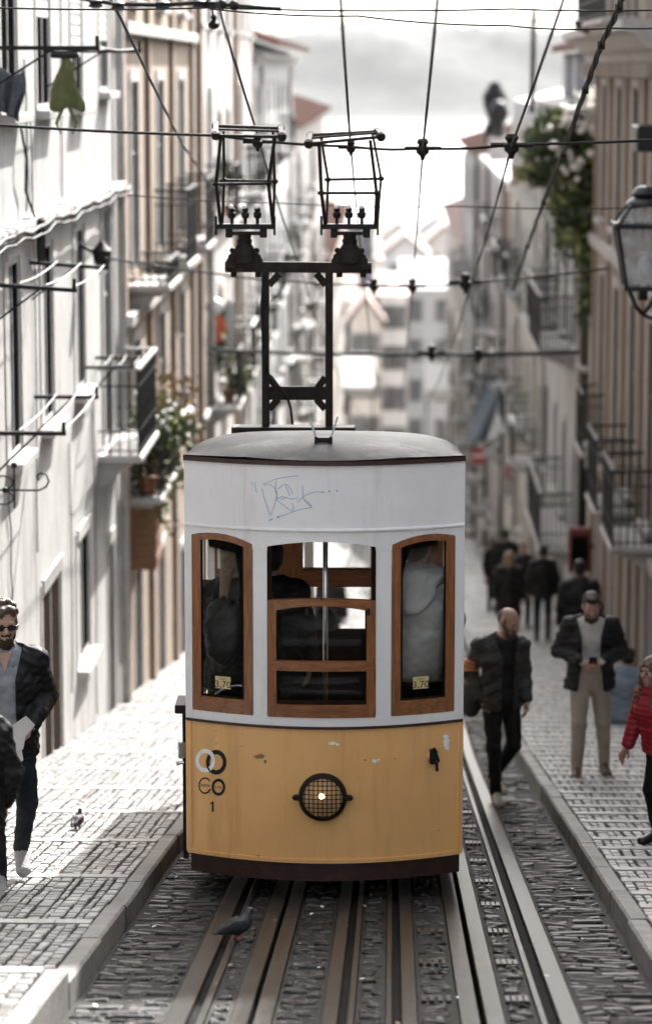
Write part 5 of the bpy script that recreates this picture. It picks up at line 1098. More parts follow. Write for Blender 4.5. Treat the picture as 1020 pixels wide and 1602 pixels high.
pm('jeans_dark', (.006,.0075,.010), (.020,.024,.030), 7, .8, bump=.25, bscale=18, spec=.2); pm('jeans_black', (.004,.004,.0045), (.011,.011,.011), 7, .8, bump=.25, bscale=18, spec=.2)
pm('trousers_beige', (.22,.19,.155), (.30,.26,.215), 6, .8, bump=.3, bscale=12); pm('sweater', (.36,.345,.325), (.43,.415,.395), 30, .9, bump=.2); pm('shirt_blue', (.17,.185,.20), (.24,.255,.27), 20, .85)
pm('shoe_white', (.26,.25,.235), (.36,.345,.325), 30, .7, bump=.4); pm('shoe_brown', (.05,.028,.018), (.09,.055,.035), 9, .5); pm('shoe_tan', (.27,.235,.19), (.36,.32,.26), 9, .6); pm('shoe_black', (.012,.012,.012), None, 9, .5)
pm('puffer_red', (.20,.008,.02), (.28,.016,.03), 5, .45, bump=.15, bscale=20, spec=.3); pm('hoodie', (.30,.288,.27), (.37,.355,.335), 6, .9, bump=.3, bscale=12); pm('denim_grey', (.085,.11,.135), (.13,.16,.19), 7, .85, bump=.3)
pm('eye_white', (.30,.28,.26), None, 5, .3); pm('lips', (.32,.14,.11), (.36,.17,.13), 20, .5); pm('lens_black', (.006,.006,.007), None, 5, .1); pm('paper', (.50,.495,.485), (.58,.575,.565), 8, .8); pm('phone', (.01,.01,.011), None, 5, .2); pm('stripe_orange', (.36,.13,.05), (.42,.17,.07), 10, .7)
pm('pigeon_body', (.006,.0065,.008), (.016,.017,.020), 40, .7); pm('pigeon_wing', (.005,.0055,.0065), (.05,.053,.06), 16, .7, mix=(.5,.72)); pm('pigeon_neck', (.016,.022,.026), (.045,.05,.06), 40, .35); pm('pigeon_foot', (.25,.10,.08), None, 20, .6)
V = lambda *a: np.array(a, float)
class SDF:
    def __init__(s, h=.008): s.h = h; s.p = []; s.cut = []; s.folds = []
    def cone(s, p0, p1, a0, b0, a1, b1, m=0, k=.02, side=None, cap=1.):
        p0, p1 = np.array(p0, float), np.array(p1, float); w = p1-p0; L = max(np.linalg.norm(w), 1e-6); w = w/L
        sd = np.array(side if side is not None else (1,0,0), float); u = sd-w*sd.dot(w)
        if np.linalg.norm(u) < .05: u = np.array((0,1,0.))-w*w[1]
        u /= np.linalg.norm(u); s.p.append((p0, w, L, u, np.cross(w, u), a0, b0, a1, b1, m, k, cap))
    def limb(s, p0, p1, r0, r1, m=0, k=.02): s.cone(p0, p1, r0, r0, r1, r1, m, k)
    def ball(s, c, r, m=0, k=.015, rot=None):
        c = np.array(c, float); r = (r, r, r) if not hasattr(r, '__len__') else r
        X = np.array((1,0,0.)) if rot is None else np.array(rot @ Vector((1,0,0))); Z = np.array((0,0,1.)) if rot is None else np.array(rot @ Vector((0,0,1)))
        s.p.append((c, Z, 0, X, np.cross(Z, X), r[0], r[1], r[2], None, m, k, 1))
    def eval(s):
        lo = V(9e9,9e9,9e9); hi = -lo
        for p in s.p:
            r = max(x for x in p[5:9] if x is not None); e = p[0]+p[1]*p[2]
            lo = np.minimum(lo, np.minimum(p[0], e)-r); hi = np.maximum(hi, np.maximum(p[0], e)+r)
        lo -= 3*s.h+.02; hi += 3*s.h+.02; n = np.ceil((hi-lo)/s.h).astype(int)+1; ax = [lo[i]+s.h*np.arange(n[i]) for i in range(3)]
        Fd = np.full(n, .5, np.float32); D = np.full(n, .5, np.float32); Mi = np.zeros(n, np.int16)
        for (p0, w, L, u, v, a0, b0, a1, b1, m, k, cap) in s.p:
            e = p0+w*L; r = max(x for x in (a0,b0,a1,b1) if x is not None)+.06
            i0 = np.maximum(0, np.floor((np.minimum(p0,e)-r-lo)/s.h).astype(int)); i1 = np.minimum(n, np.ceil((np.maximum(p0,e)+r-lo)/s.h).astype(int)+1)
            if (i1 <= i0).any(): continue
            sl = tuple(slice(i0[i], i1[i]) for i in range(3)); X, Y, Z = np.meshgrid(*[ax[i][sl[i]]-p0[i] for i in range(3)], indexing='ij', sparse=True)
            aw = X*w[0]+Y*w[1]+Z*w[2]; au = X*u[0]+Y*u[1]+Z*u[2]; av = X*v[0]+Y*v[1]+Z*v[2]
            if b1 is None: q = np.sqrt((au/a0)**2+(av/b0)**2+(aw/a1)**2); d = (q-1)*min(a0,b0,a1)
            else:
                t = np.clip(aw/max(L,1e-6), 0, 1); A = a0+(a1-a0)*t; B = b0+(b1-b0)*t; ov = aw-np.clip(aw, 0, L); mn = np.minimum(A, B)
                q = np.sqrt((au/A)**2+(av/B)**2+(ov/(mn*cap))**2); d = (q-1)*mn
            d = d.astype(np.float32); f = Fd[sl]; hh = np.maximum(k-np.abs(f-d), 0)/k; Fd[sl] = np.minimum(f, d)-hh*hh*k*.25
            db = D[sl]; m_ = d < db; db[m_] = d[m_]; mm = Mi[sl]; mm[m_] = m
        G = np.meshgrid(*ax, indexing='ij', sparse=True)
        for fn in s.folds: Fd = Fd+fn(*G, Mi).astype(np.float32)
        for fn in s.cut: Fd = np.maximum(Fd, np.broadcast_to(fn(*G), Fd.shape).astype(np.float32))     # cut functions are positive inside what is removed
        return Fd, Mi, lo
    def mesh(s, name, mats, parent=None, smooth=True):
        Fd, Mi, lo = s.eval(); n = np.array(Fd.shape); ins = Fd < 0
        c = np.zeros(n-1, np.int8)
        for i in (0,1):
            for j in (0,1):
                for k in (0,1): c += ins[i:n[0]-1+i, j:n[1]-1+j, k:n[2]-1+k]
        act = (c > 0) & (c < 8); idx = np.full(n-1, -1, np.int64); A = np.argwhere(act); idx[act] = np.arange(len(A))
        acc = np.zeros((len(A),3)); cnt = np.zeros(len(A)); C = [(i,j,k) for i in (0,1) for j in (0,1) for k in (0,1)]
        for a in C:
            for b_ in C:
                if sum(b_)-sum(a) == 1 and all(y >= x for x, y in zip(a, b_)):
                    fa = Fd[A[:,0]+a[0], A[:,1]+a[1], A[:,2]+a[2]]; fb = Fd[A[:,0]+b_[0], A[:,1]+b_[1], A[:,2]+b_[2]]; x = (fa < 0) != (fb < 0); t = np.where(x, fa/np.where(fa == fb, 1, fa-fb), 0)
                    P = np.array(a)+t[:,None]*(np.array(b_)-np.array(a)); acc += np.where(x[:,None], P, 0); cnt += x
        vs = (A+acc/np.maximum(cnt,1)[:,None])*s.h+lo; quads = []
        for ax_ in range(3):
            o = [1 if i == ax_ else 0 for i in range(3)]; s0 = ins[:n[0]-o[0], :n[1]-o[1], :n[2]-o[2]]; s1 = ins[o[0]:, o[1]:, o[2]:]
            E = np.argwhere(s0 != s1); oth = [i for i in range(3) if i != ax_]
            E = E[(E[:,oth[0]] > 0) & (E[:,oth[1]] > 0)]; fl = s0[E[:,0],E[:,1],E[:,2]]
            def cid(d0, d1): q = E.copy(); q[:,oth[0]] -= d0; q[:,oth[1]] -= d1; return idx[q[:,0],q[:,1],q[:,2]]
            Q = np.stack([cid(0,0), cid(1,0), cid(1,1), cid(0,1)], 1); flip = fl if ax_ != 1 else ~fl
            Q[~flip] = Q[~flip][:, ::-1]; quads.append(Q[(Q >= 0).all(1)])
        Q = np.concatenate(quads); mi = Mi[np.clip(np.round((vs-lo)/s.h).astype(int)[:,0],0,n[0]-1), np.clip(np.round((vs-lo)/s.h).astype(int)[:,1],0,n[1]-1), np.clip(np.round((vs-lo)/s.h).astype(int)[:,2],0,n[2]-1)]
        for _ in range(1):                                    # light relaxation
            sm = np.zeros_like(vs); ct = np.zeros(len(vs))
            for a in range(4): np.add.at(sm, Q[:,a], vs[Q[:,(a+1)%4]]); np.add.at(ct, Q[:,a], 1)
            vs = vs*.55+.45*sm/np.maximum(ct,1)[:,None]
        me = bpy.data.meshes.new(name); me.from_pydata(vs.tolist(), [], Q.tolist())
        for m in mats: me.materials.append(M[m])
        me.polygons.foreach_set('material_index', mi[Q[:,0]].astype(np.int32)); me.polygons.foreach_set('use_smooth', [True]*len(Q))
        o = bpy.data.objects.new(name, me); COL.objects.link(o)
        if parent: o.parent = parent
        return o
def fold(amp, f, mats, seed=0):
    r_ = np.random.RandomState(seed); ws = [(r_.uniform(-1,1,3)*f*(1+.7*i), r_.uniform(0,6.28)) for i in range(5)]
    def fn(X, Y, Z, Mi):
        o = 0
        for i, (w_, ph) in enumerate(ws): o = o+np.sin(X*w_[0]+Y*w_[1]+Z*w_[2]*1.4+ph+1.5*np.sin(Z*f*.5+i))/(1+.4*i)
        return amp*o*np.isin(Mi, mats)
    return fn
# material slots shared by every figure
def head(s, c, yaw=0, pitch=0, roll=0, beard=None, hair='short', scale=1., eyes=True, SK=0, HA=1, BE=2, EY=3, LI=4):
    Rm = Euler((pitch, roll, yaw), 'ZXY').to_matrix() if False else (Matrix.Rotation(yaw,3,'Z') @ Matrix.Rotation(pitch,3,'X') @ Matrix.Rotation(roll,3,'Y'))
    P = lambda x, y, z: np.array(c)+np.array(Rm @ Vector((x*scale,y*scale,z*scale))); sc = lambda *r: tuple(q*scale for q in r)
    s.ball(P(0,.012,.03), sc(.076,.096,.098), SK, .02, Rm); s.ball(P(0,-.03,-.045), sc(.056,.062,.066), SK, .03, Rm); s.ball(P(0,-.058,-.088), sc(.026,.024,.022), SK, .02, Rm)
    s.cone(P(0,-.086,.022), P(0,-.112,-.018), .009*scale,.009*scale,.017*scale,.012*scale, SK, .012); s.cone(P(-.034,-.080,.034), P(.034,-.080,.034), *sc(.012,.012,.012,.012), SK, .015)
    for sx in (-1, 1):
        s.ball(P(sx*.079,.012,.0), sc(.011,.024,.034), SK, .008, Rm); s.ball(P(sx*.045,-.066,-.012), sc(.022,.02,.022), SK, .02, Rm)
        if eyes:
            s.ball(P(sx*.031,-.080,.014), sc(.011,.007,.0055), EY, .003, Rm); s.ball(P(sx*.031,-.0875,.013), sc(.0065,.004,.0065), HA, .002, Rm); s.cone(P(sx*.018,-.088,.032), P(sx*.048,-.078,.033), *sc(.005,.005,.0045,.0045), HA, .003)
    if not beard: s.cone(P(-.018,-.087,-.050), P(.018,-.087,-.050), *sc(.006,.006,.006,.006), LI, .006)
    if beard:
        s.ball(P(0,-.043,-.078), sc(.050,.058,.042), BE, .008, Rm); s.cone(P(-.026,-.088,-.036), P(.026,-.088,-.036), *sc(.0075,.0075,.0075,.0075), BE, .004)
        for sx in (-1, 1): s.cone(P(sx*.062,-.012,-.005), P(sx*.05,-.04,-.06), *sc(.013,.02,.016,.026), BE, .008)
    if hair in ('short', 'curly'):
        s.ball(P(0,.028,.062), sc(.083,.092,.082), HA, .012, Rm); s.ball(P(0,-.035,.108), sc(.058,.046,.027) if hair == 'short' else sc(.05,.04,.026), HA, .015, Rm); s.ball(P(0,.055,.01), sc(.074,.065,.075), HA, .012, Rm)
        for sx in (-1, 1): s.cone(P(sx*.073,-.015,.05), P(sx*.074,-.012,.01), *sc(.008,.02,.006,.012), HA, .006)
        if hair == 'curly':
            r_ = random.Random(3)
            for _ in range(60): a, e = r_.uniform(0, 6.28), r_.uniform(.05, 1.4); x, y, z = math.cos(a)*math.cos(e)*.082, .022+math.sin(a)*math.cos(e)*.092, .058+math.sin(e)*.09; s.ball(P(x, y, z+.008), r_.uniform(.011,.021)*scale, HA, .006)
    if hair == 'shaved':
        s.ball(P(0,.045,.03), sc(.0765,.076,.08), BE, .01, Rm)
        for sx in (-1, 1): s.cone(P(sx*.068,.0,.045), P(sx*.070,.005,.0), *sc(.010,.03,.010,.02), BE, .006)
    if hair == 'long':
        s.ball(P(0,.025,.058), sc(.088,.098,.09), HA, .012, Rm)
        for sx in (-1, 1): s.cone(P(sx*.075,.0,.05), P(sx*.085,.01,-.20), *sc(.022,.05,.035,.035), HA, .03)
        s.cone(P(0,.07,.05), P(0,.085,-.24), *sc(.085,.045,.075,.03), HA, .03)
    return P
def hand(s, wrist, d, back, SK=0, side=1, curl=.5, sc=1., spread=.012):
    """palm plus four bent fingers and a thumb; d: wrist to knuckles, back: out of the back of the hand"""
    d = Vector(d).normalized(); bk = Vector(back); bk = (bk-d*bk.dot(d)).normalized(); sd = d.cross(bk).normalized()*side; w_ = Vector(wrist)
    kn = w_+d*.085*sc; s.cone(w_, kn, .024*sc,.017*sc,.037*sc,.014*sc, SK, .012, side=sd)
    for i, (o, l) in enumerate(((-.030,.070),(-.010,.080),(.010,.076),(.029,.060))):
        a = kn+sd*o*sc; cu = curl*(1+.12*i); d1 = (d*math.cos(cu)-bk*math.sin(cu)+sd*o*spread*40).normalized(); b_ = a+d1*l*.5*sc; d2 = (d*math.cos(cu*2.1)-bk*math.sin(cu*2.1)).normalized(); e = b_+d2*l*.5*sc
        s.cone(a-d*.012, b_, *(.0095*sc,)*4, SK, .005); s.cone(b_, e, .009*sc,.009*sc,.0075*sc,.0075*sc, SK, .004)
    t0 = w_+d*.025*sc-sd*.028*sc; t1 = t0+(d*.6-sd*.6-bk*.25).normalized()*.038*sc; t2 = t1+(d*.9-sd*.1-bk*.35).normalized()*.032*sc
    s.cone(t0, t1, .013*sc,.013*sc,.011*sc,.011*sc, SK, .008); s.cone(t1, t2, .0105*sc,.0105*sc,.0085*sc,.0085*sc, SK, .004)
SLOT = ['skin','hair','beard','eye','lips','top','legs','shoes']     # order of material slots
def person(label, loc, rz, J, look, h=.008, scale=1., hd=None, hands=((0,),(0,)), jacket=None, lean=0, extra=None, group=None, top_r=1., leg_r=1.):
    """J overrides joints (metres, figure faces -Y); look: materials for SLOT"""
    D = dict(pel=(0,0,.95), che=(0,0,1.27), nec=(0,.005,1.47), hea=(0,-.015,1.615), shl=(-.175,.01,1.42), shr=(.175,.01,1.42), ell=(-.235,.03,1.14), elr=(.235,.03,1.14), wrl=(-.25,-.05,.89), wrr=(.25,-.05,.89),
             hil=(-.088,0,.93), hir=(.088,0,.93), knl=(-.10,-.02,.50), knr=(.10,-.02,.50), anl=(-.10,.02,.09), anr=(.10,.02,.09), tol=(-.115,-.16,.03), tor=(.115,-.16,.03)); D.update(J)
    root = empty('person', loc, label, 'person', group); root.rotation_euler = (0,0,rz); root.scale = (scale,)*3
    v = {k: np.array(x, float) for k, x in D.items()}; s = SDF(h); T_, L_, S_ = 5, 6, 7
    hd = hd or {}; s.limb(v['nec']-V(0,0,.03), v['hea']+V(0,.02,-.05), .056, .052, 0, .02); P = head(s, v['hea'], **hd)
    # torso
    tr = top_r; s.cone(v['pel']-V(0,0,.02), lerp(v['pel'],v['che'],.45), .158*tr,.112*tr,.142*tr,.10*tr, T_, .05); s.cone(lerp(v['pel'],v['che'],.45), v['che'], .142*tr,.10*tr,.165*tr,.115*tr, T_, .05); s.cone(v['che'], lerp(v['che'],v['nec'],.72), .165*tr,.115*tr,.115*tr,.085*tr, T_, .05)
    for a in 'lr': s.limb(lerp(v['nec'],v['sh'+a],.3)-V(0,0,.02), v['sh'+a]-V(0,0,.012), .055*tr, .06*tr, T_, .05)
    s.limb(lerp(v['che'],v['nec'],.7), v['nec']-V(0,0,.012), .09, .062, T_, .03)
    for a in 'lr':
        s.limb(v['sh'+a], v['el'+a], .062*tr, .05*tr, T_, .03); s.limb(v['el'+a], v['wr'+a], .05*tr, .036*tr, T_, .02)
        s.limb(v['hi'+a], v['kn'+a], .092*leg_r, .064*leg_r, L_, .03); s.limb(v['kn'+a], v['an'+a], .064*leg_r, .048*leg_r, L_, .02)
        an, to = v['an'+a], v['to'+a]; he = an+(an-to)*V(.28,.28,0); he[2] = min(an[2]-.045, an[2]); he = V(he[0],he[1],an[2]-.05)
        s.cone(he, to, .040,.040,.045,.034, S_, .02); s.limb(an-V(0,0,.04), an-V(0,0,.055), .043, .043, S_, .015); s.cone(lerp(an,to,.3)-V(0,0,.01), to, .040,.040,.038,.030, S_, .02)
    s.cone(v['pel']-V(0,0,.06), v['pel']+V(0,0,.03), .155*leg_r,.112*leg_r,.15*leg_r,.108*leg_r, L_, .04)
    for a, hs_ in zip('lr', hands):
        if hs_ and len(hs_) > 1: hand(s, v['wr'+a]+np.array(Vector(hs_[0]).normalized())*.02, hs_[0], hs_[1], 0, hs_[2] if len(hs_) > 2 else 1, hs_[3] if len(hs_) > 3 else .5, hs_[4] if len(hs_) > 4 else 1.)
        elif hs_: d = v['wr'+a]-v['el'+a]; hand(s, v['wr'+a]+d/np.linalg.norm(d)*.015, d, (-1 if a == 'l' else 1,0,.2), 0, -1 if a == 'l' else 1, .45)
    s.folds.append(fold(.0022, 34, [T_, L_], int(loc[1]*7)))
    body = s.mesh('body', look, root)
    if jacket:
        j = SDF(h); R_ = jacket.get('r', 1.28); hem = jacket.get('hem', .80); fl = jacket.get('flare', 1.06)
        pb = lerp(v['pel'], v['che'], (hem-v['pel'][2])/(v['che'][2]-v['pel'][2]))
        j.cone(pb, lerp(v['pel'],v['che'],.5), .168*R_*fl,.118*R_*fl,.150*R_,.108*R_, 0, .05, cap=.35); j.cone(lerp(v['pel'],v['che'],.5), v['che'], .150*R_,.108*R_,.172*R_,.122*R_, 0, .05); j.cone(v['che'], lerp(v['che'],v['nec'],.75), .172*R_,.122*R_,.118*R_,.092*R_, 0, .05)
        for a in 'lr': j.limb(lerp(v['nec'],v['sh'+a],.3)-V(0,0,.025), v['sh'+a]-V(0,0,.02), .055*R_, .062*R_, 0, .05)
        for a in 'lr':
            j.limb(v['sh'+a]-V(0,0,.02), v['el'+a], .064*R_, .056*R_, 0, .04); wv = lerp(v['el'+a], v['wr'+a], .92); j.limb(v['el'+a], wv, .058*R_, .046*R_, 0, .02)
        if jacket.get('collar', True):
            for sx in (-1, 1): j.cone(v['nec']+V(sx*.055,.05,.0), v['nec']+V(sx*.075,-.055,-.02), .016,.03,.014,.03, 0, .015); 
            j.cone(v['nec']+V(-.055,.055,.01), v['nec']+V(.055,.055,.01), .02,.02,.02,.02, 0, .02)
        op = jacket.get('open', .075)
        if op:
            x0 = v['che'][0]
            j.cut.append(lambda X, Y, Z: np.minimum(np.minimum((op+np.maximum(0,(1.1-Z))*jacket.get('spread',.12)+np.maximum(0,Z-1.3)*.25)-np.abs(X-x0), -.02-Y+0*Z), (v['nec'][2]+.12)-Z))
        ne = v['nec']
        j.cut.append(lambda X, Y, Z: .066-np.sqrt((X-ne[0])**2+(Y-ne[1]+.012)**2)*np.where(Z > ne[2]-.05, 1, 9))
        for f_ in jacket.get('cuts', []): j.cut.append(f_)
        j.folds.append(fold(jacket.get('fold', .0045), 30, [0], 5+int(loc[1])))
        if jacket.get('quilt'): q_ = jacket['quilt']; j.folds.append(lambda X, Y, Z, Mi: -.007*np.abs(np.sin(Z*q_+X*5*np.sign(X)))+0*X+0*Y)
        jk = j.mesh('jacket', [jacket['mat']], root)
        if extra: extra(root, body, jk, v, P)
    elif extra: extra(root, body, None, v, P)
    return root
def child(b, name, mat, root, par=None, smooth=40):              # part in the figure's own frame
    o = b.build(name, mat, None, smooth); o.parent = par or root; return o
def stand(px, py, Y, zf): p = at_y(px, py, Y); return (p.x, Y, zf)
# --- man with sunglasses, left pavement
def x_glasses(root, body, jk, v, P):
    b = MB()
    for sx in (-1, 1):
        c = P(sx*.034,-.098,.013); vs = [tuple(P(sx*.034+.027*math.cos(t), -.099-.004*math.sin(t), .012+.021*math.sin(t)*(1 if math.sin(t) < 0 else .8))) for t in np.linspace(0, 6.28, 15)[:-1]]; b.prism(vs, tuple(P(0,.008,0)-P(0,0,0)))
        b.tube([P(sx*.060,-.094,.018), P(sx*.080,-.05,.016), P(sx*.085,.02,.012)], .0045, 6)
    b.tube([P(-.012,-.100,.018), P(.012,-.100,.018)], .004, 6); child(b, 'sunglasses', 'lens_black', root)
    b = MB(); n_ = v['nec']; q = [n_+V(-.04,-.088,.0), n_+V(.04,-.088,.0), n_+V(0,-.128,-.11)]; b.prism([tuple(x) for x in q], (0,-.012,-.004)); child(b, 'open_neck', 'skin', root)
    b = MB(); w = v['che']+V(0,-.16,0)
    for sx in (-1, 1): b.tube([v['nec']+V(sx*.03,-.06,-.03), v['nec']+V(sx*.05,-.095,-.10)], [.018,.006], 6)
    child(b, 'shirt_collar', 'shirt_blue', root, None, True)
YA = 17.15
person('man in sunglasses and open black jacket walking on left pavement holding folded papers', (at_y(14,1388,YA).x, YA, zl(YA)), R(8),
    dict(shl=(-.18,.01,1.42), shr=(.185,.0,1.415), elr=(.25,.08,1.16), wrr=(.16,-.15,1.03), ell=(-.25,.02,1.15), wrl=(-.26,-.08,.92),
         hil=(-.085,-.02,.93), knl=(-.08,-.16,.52), anl=(-.055,-.12,.085), tol=(-.06,-.31,.035), hir=(.09,.02,.93), knr=(.125,.05,.50), anr=(.085,.24,.16), tor=(.095,.10,.045)),
    ['skin','hair_brown','beard','eye_white','lips','shirt_blue','jeans_dark','shoe_white'], .0075, 1.0, dict(yaw=.12, pitch=.05, beard=True, hair='curly'), hands=((0,), ((-.75,-.55,-.25),(.3,-.5,.8),1,.7)),
    jacket=dict(mat='jacket_black', hem=.83, r=1.2, open=.062, spread=.05, flare=1.05), extra=x_glasses)
hb = Vector((at_y(14,1388,YA).x, YA, zl(YA)))+Vector((.12,-.27,1.03))
fp = empty('folded_paper', hb, 'white folded papers held in the hand of the man with sunglasses', 'paper'); b = MB()
b.prism([hb+Vector(q) for q in ((-.06,-.02,.02),(.04,-.03,.09),(.09,-.01,.03),(-.0,.0,-.08))], (.01,-.03,.01)); b.prism([hb+Vector(q) for q in ((-.05,.0,-.0),(.05,-.02,.04),(.02,-.02,-.11),(-.07,.0,-.16))], (.005,-.012,.0)); b.prism([hb+Vector(q) for q in ((-.06,.0,-.06),(.0,-.01,-.05),(.02,-.02,-.18),(-.05,-.01,-.24))], (.004,-.006,.0)); b.build('sheet', 'paper', fp)
# --- dark figure at the left edge, mostly out of the picture
YB = 14.6
person('person in black coat cut off by left edge, before the man with sunglasses', (at_y(-38,1400,YB).x, YB, zl(YB)), R(-150), dict(shr=(.19,0,1.40), elr=(.26,-.04,1.12), wrr=(.24,-.10,.90), ell=(-.26,.04,1.12), wrl=(-.25,-.06,.88)),
    ['skin','hair_dark','beard','eye_white','lips','jacket_black','jeans_black','shoe_black'], .009, .80, dict(hair='short'), jacket=dict(mat='jacket_black', hem=.78, r=1.28, open=0))
# --- bald man between the tracks and the right kerb
YC = 24.4
def x_stripe(root, body, jk, v, P):
    b = MB(); e, q = v['ell'], v['shl']; d = q-e
    for t in (.12, .26, .40): c = e+d*t; b.lathe(Vector(c)-Vector((0,0,.012)), [(.079,0),(.083,.006),(.083,.022),(.079,.028)], 18)
    child(b, 'sleeve_stripe', 'stripe_orange', root, jk)
person('bald bearded man in charcoal jacket with orange sleeve bands walking beside the right kerb', (at_y(783,1230,YC).x, YC, g(YC)+.01), R(22),
    dict(hea=(.03,-.07,1.60), nec=(.0,-.02,1.46), che=(0,-.01,1.27), shl=(-.19,.04,1.41), shr=(.15,-.06,1.41), ell=(-.25,.13,1.15), wrl=(-.19,.02,.93), elr=(.20,-.02,1.14), wrr=(.17,-.14,.93),
         hil=(-.085,.02,.93), knl=(-.09,-.05,.50), anl=(-.05,-.01,.09), tol=(-.09,-.19,.03), hir=(.085,0,.93), knr=(.09,-.07,.52), anr=(.04,.26,.17), tor=(.08,.13,.05)),
    ['skin','hair_dark','stubble','eye_white','lips','jacket_black','jeans_black','shoe_tan'], .009, 1.0, dict(yaw=.38, pitch=.28, beard=True, hair='shaved', eyes=False), jacket=dict(mat='jacket_charcoal', hem=.86, r=1.16, open=.055, spread=.0, flare=1.0), extra=x_stripe)
bg_ = Vector((at_y(783,1230,YC).x, YC, g(YC)))+Vector((-.26,.10,.92)); b = MB(); b.ball(bg_, .17, 0, 14, 10, (.62,1,1.05)); sb = b.build('shoulder_bag', 'jacket_charcoal', None, True, bg_); tag(sb, 'dark shoulder bag on the hip of the bald man', 'bag')
b = MB(); b.tube([bg_+Vector((0,-.1,.12)), bg_+Vector((.05,-.12,.3)), bg_+Vector((.12,-.08,.54))], .014, 6); b.tube([bg_+Vector((0,.1,.12)), bg_+Vector((.05,.1,.3)), bg_+Vector((.12,.05,.54))], .014, 6); b.build('strap', 'jacket_black', sb, True)
# --- man with the phone
YD = 25.9
DX = dict(hea=(0,-.075,1.585), nec=(0,-.015,1.46), shl=(-.185,.0,1.42), shr=(.185,.0,1.42), ell=(-.285,.02,1.17), elr=(.285,.02,1.17), wrl=(-.10,-.27,1.12), wrr=(.10,-.27,1.12), knl=(-.10,-.09,.51), anl=(-.115,-.06,.09), tol=(-.135,-.24,.03), hir=(.09,.0,.93), knr=(.125,.0,.49), anr=(.15,.10,.09), tor=(.165,-.07,.03))
person('man in black jacket and beige trousers looking down at his phone on right pavement', (at_y(920,1219,YD).x, YD, zr(YD)), R(0), DX,
    ['skin','hair_dark','beard','eye_white','lips','sweater','trousers_beige','shoe_brown'], .009, 1.0, dict(pitch=.42, beard=True, hair='short', eyes=False), hands=(((.85,-.35,-.1),(-.3,-.75,.4),-1,.8), ((-.85,-.35,-.1),(.3,-.75,.4),1,.8)), jacket=dict(mat='jacket_black', hem=.84, r=1.3, open=.085, spread=.12, flare=1.1), leg_r=1.12)
p = Vector((at_y(920,1219,YD).x, YD-.335, zr(YD)+1.13)); b = MB(); bm = bmesh.new(); bmesh.ops.create_cube(bm, size=1)
for q in bm.verts: q.co = Matrix.Rotation(R(-50),3,'X') @ Vector((q.co.x*.075, q.co.y*.145, q.co.z*.009))+p
bmesh.ops.bevel(bm, geom=bm.edges[:], offset=.003, segments=1, affect='EDGES'); b.bm(bm); ph_ = b.build('phone', 'phone', None, False, p); tag(ph_, 'dark mobile phone held in both hands of the man in beige trousers', 'phone')
# --- girl in red
YG = 19.8
def x_girl(root, body, jk, v, P):
    h_ = SDF(.007); c = v['hea']; o = P(0,-.095,-.035)
    h_.ball(P(.0,.012,.045), (.108,.122,.118), 0, .02); h_.cone(P(.02,.07,.02), P(.05,.08,-.22), .085,.055,.06,.035, 0, .03)
    for sx in (-1, 1): h_.cone(P(sx*.085,-.02,.02), P(sx*.082,-.065,-.22), .03,.05,.024,.03, 0, .03); h_.cone(P(sx*.07,-.06,-.12), P(sx*.09,-.09,-.27), .02,.02,.014,.01, 0, .02)
    h_.cut.append(lambda X, Y, Z: .088-np.sqrt((X-o[0])**2+(Y-o[1])**2+((Z-o[2])*.72)**2)); h_.folds.append(fold(.004, 60, [0], 4)); h_.mesh('hair', ['hair_light_brown'], root)
person('girl with long light brown hair in a red quilted jacket at the right edge', (at_y(1036,1320,YG).x, YG, zr(YG)), R(-52), dict(pel=(-.02,-.02,.95), che=(-.05,-.06,1.27), nec=(-.06,-.075,1.47), hea=(-.065,-.10,1.615), shl=(-.22,-.06,1.41), shr=(.12,-.06,1.41), ell=(-.31,-.07,1.13), wrl=(-.32,-.16,.90), elr=(.2,-.02,1.13), wrr=(.2,-.1,.88), knl=(-.1,-.08,.5)),
    ['skin','hair_light_brown','beard','eye_white','lips','puffer_red','jeans_black','shoe_black'], .008, .765, dict(hair='none', scale=1.14, yaw=-.05), jacket=dict(mat='puffer_red', hem=.90, r=1.28, open=0, fold=.001, quilt=62, flare=1.0), hands=(((-.1,-.55,-.8),(-1,.2,.2),-1,.35,1.1),(0,)), extra=x_girl)
# --- seated person against the right wall
YS_ = 32.8
person('person in blue-grey coat sitting on right pavement behind the man with the phone', (at_y(968,1145,YS_).x+.05, YS_, zr(YS_)-.75), R(160),
    dict(pel=(0,0,.87), che=(0,-.05,1.17), nec=(0,-.10,1.37), hea=(0,-.16,1.49), shl=(-.18,-.08,1.32), shr=(.18,-.08,1.32), ell=(-.27,-.20,1.12), elr=(.27,-.20,1.12), wrl=(-.12,-.40,1.10), wrr=(.12,-.40,1.10), hil=(-.1,0,.86), hir=(.1,0,.86), knl=(-.14,-.38,1.14), knr=(.14,-.38,1.14), anl=(-.13,-.44,.84), anr=(.13,-.44,.84), tol=(-.14,-.62,.78), tor=(.14,-.62,.78)),
    ['skin','hair_dark','beard','eye_white','lips','denim_grey','jeans_dark','shoe_black'], .012, 1.0, dict(pitch=.3, hair='short'), jacket=dict(mat='denim_grey', hem=.80, r=1.35, open=0, flare=1.25))
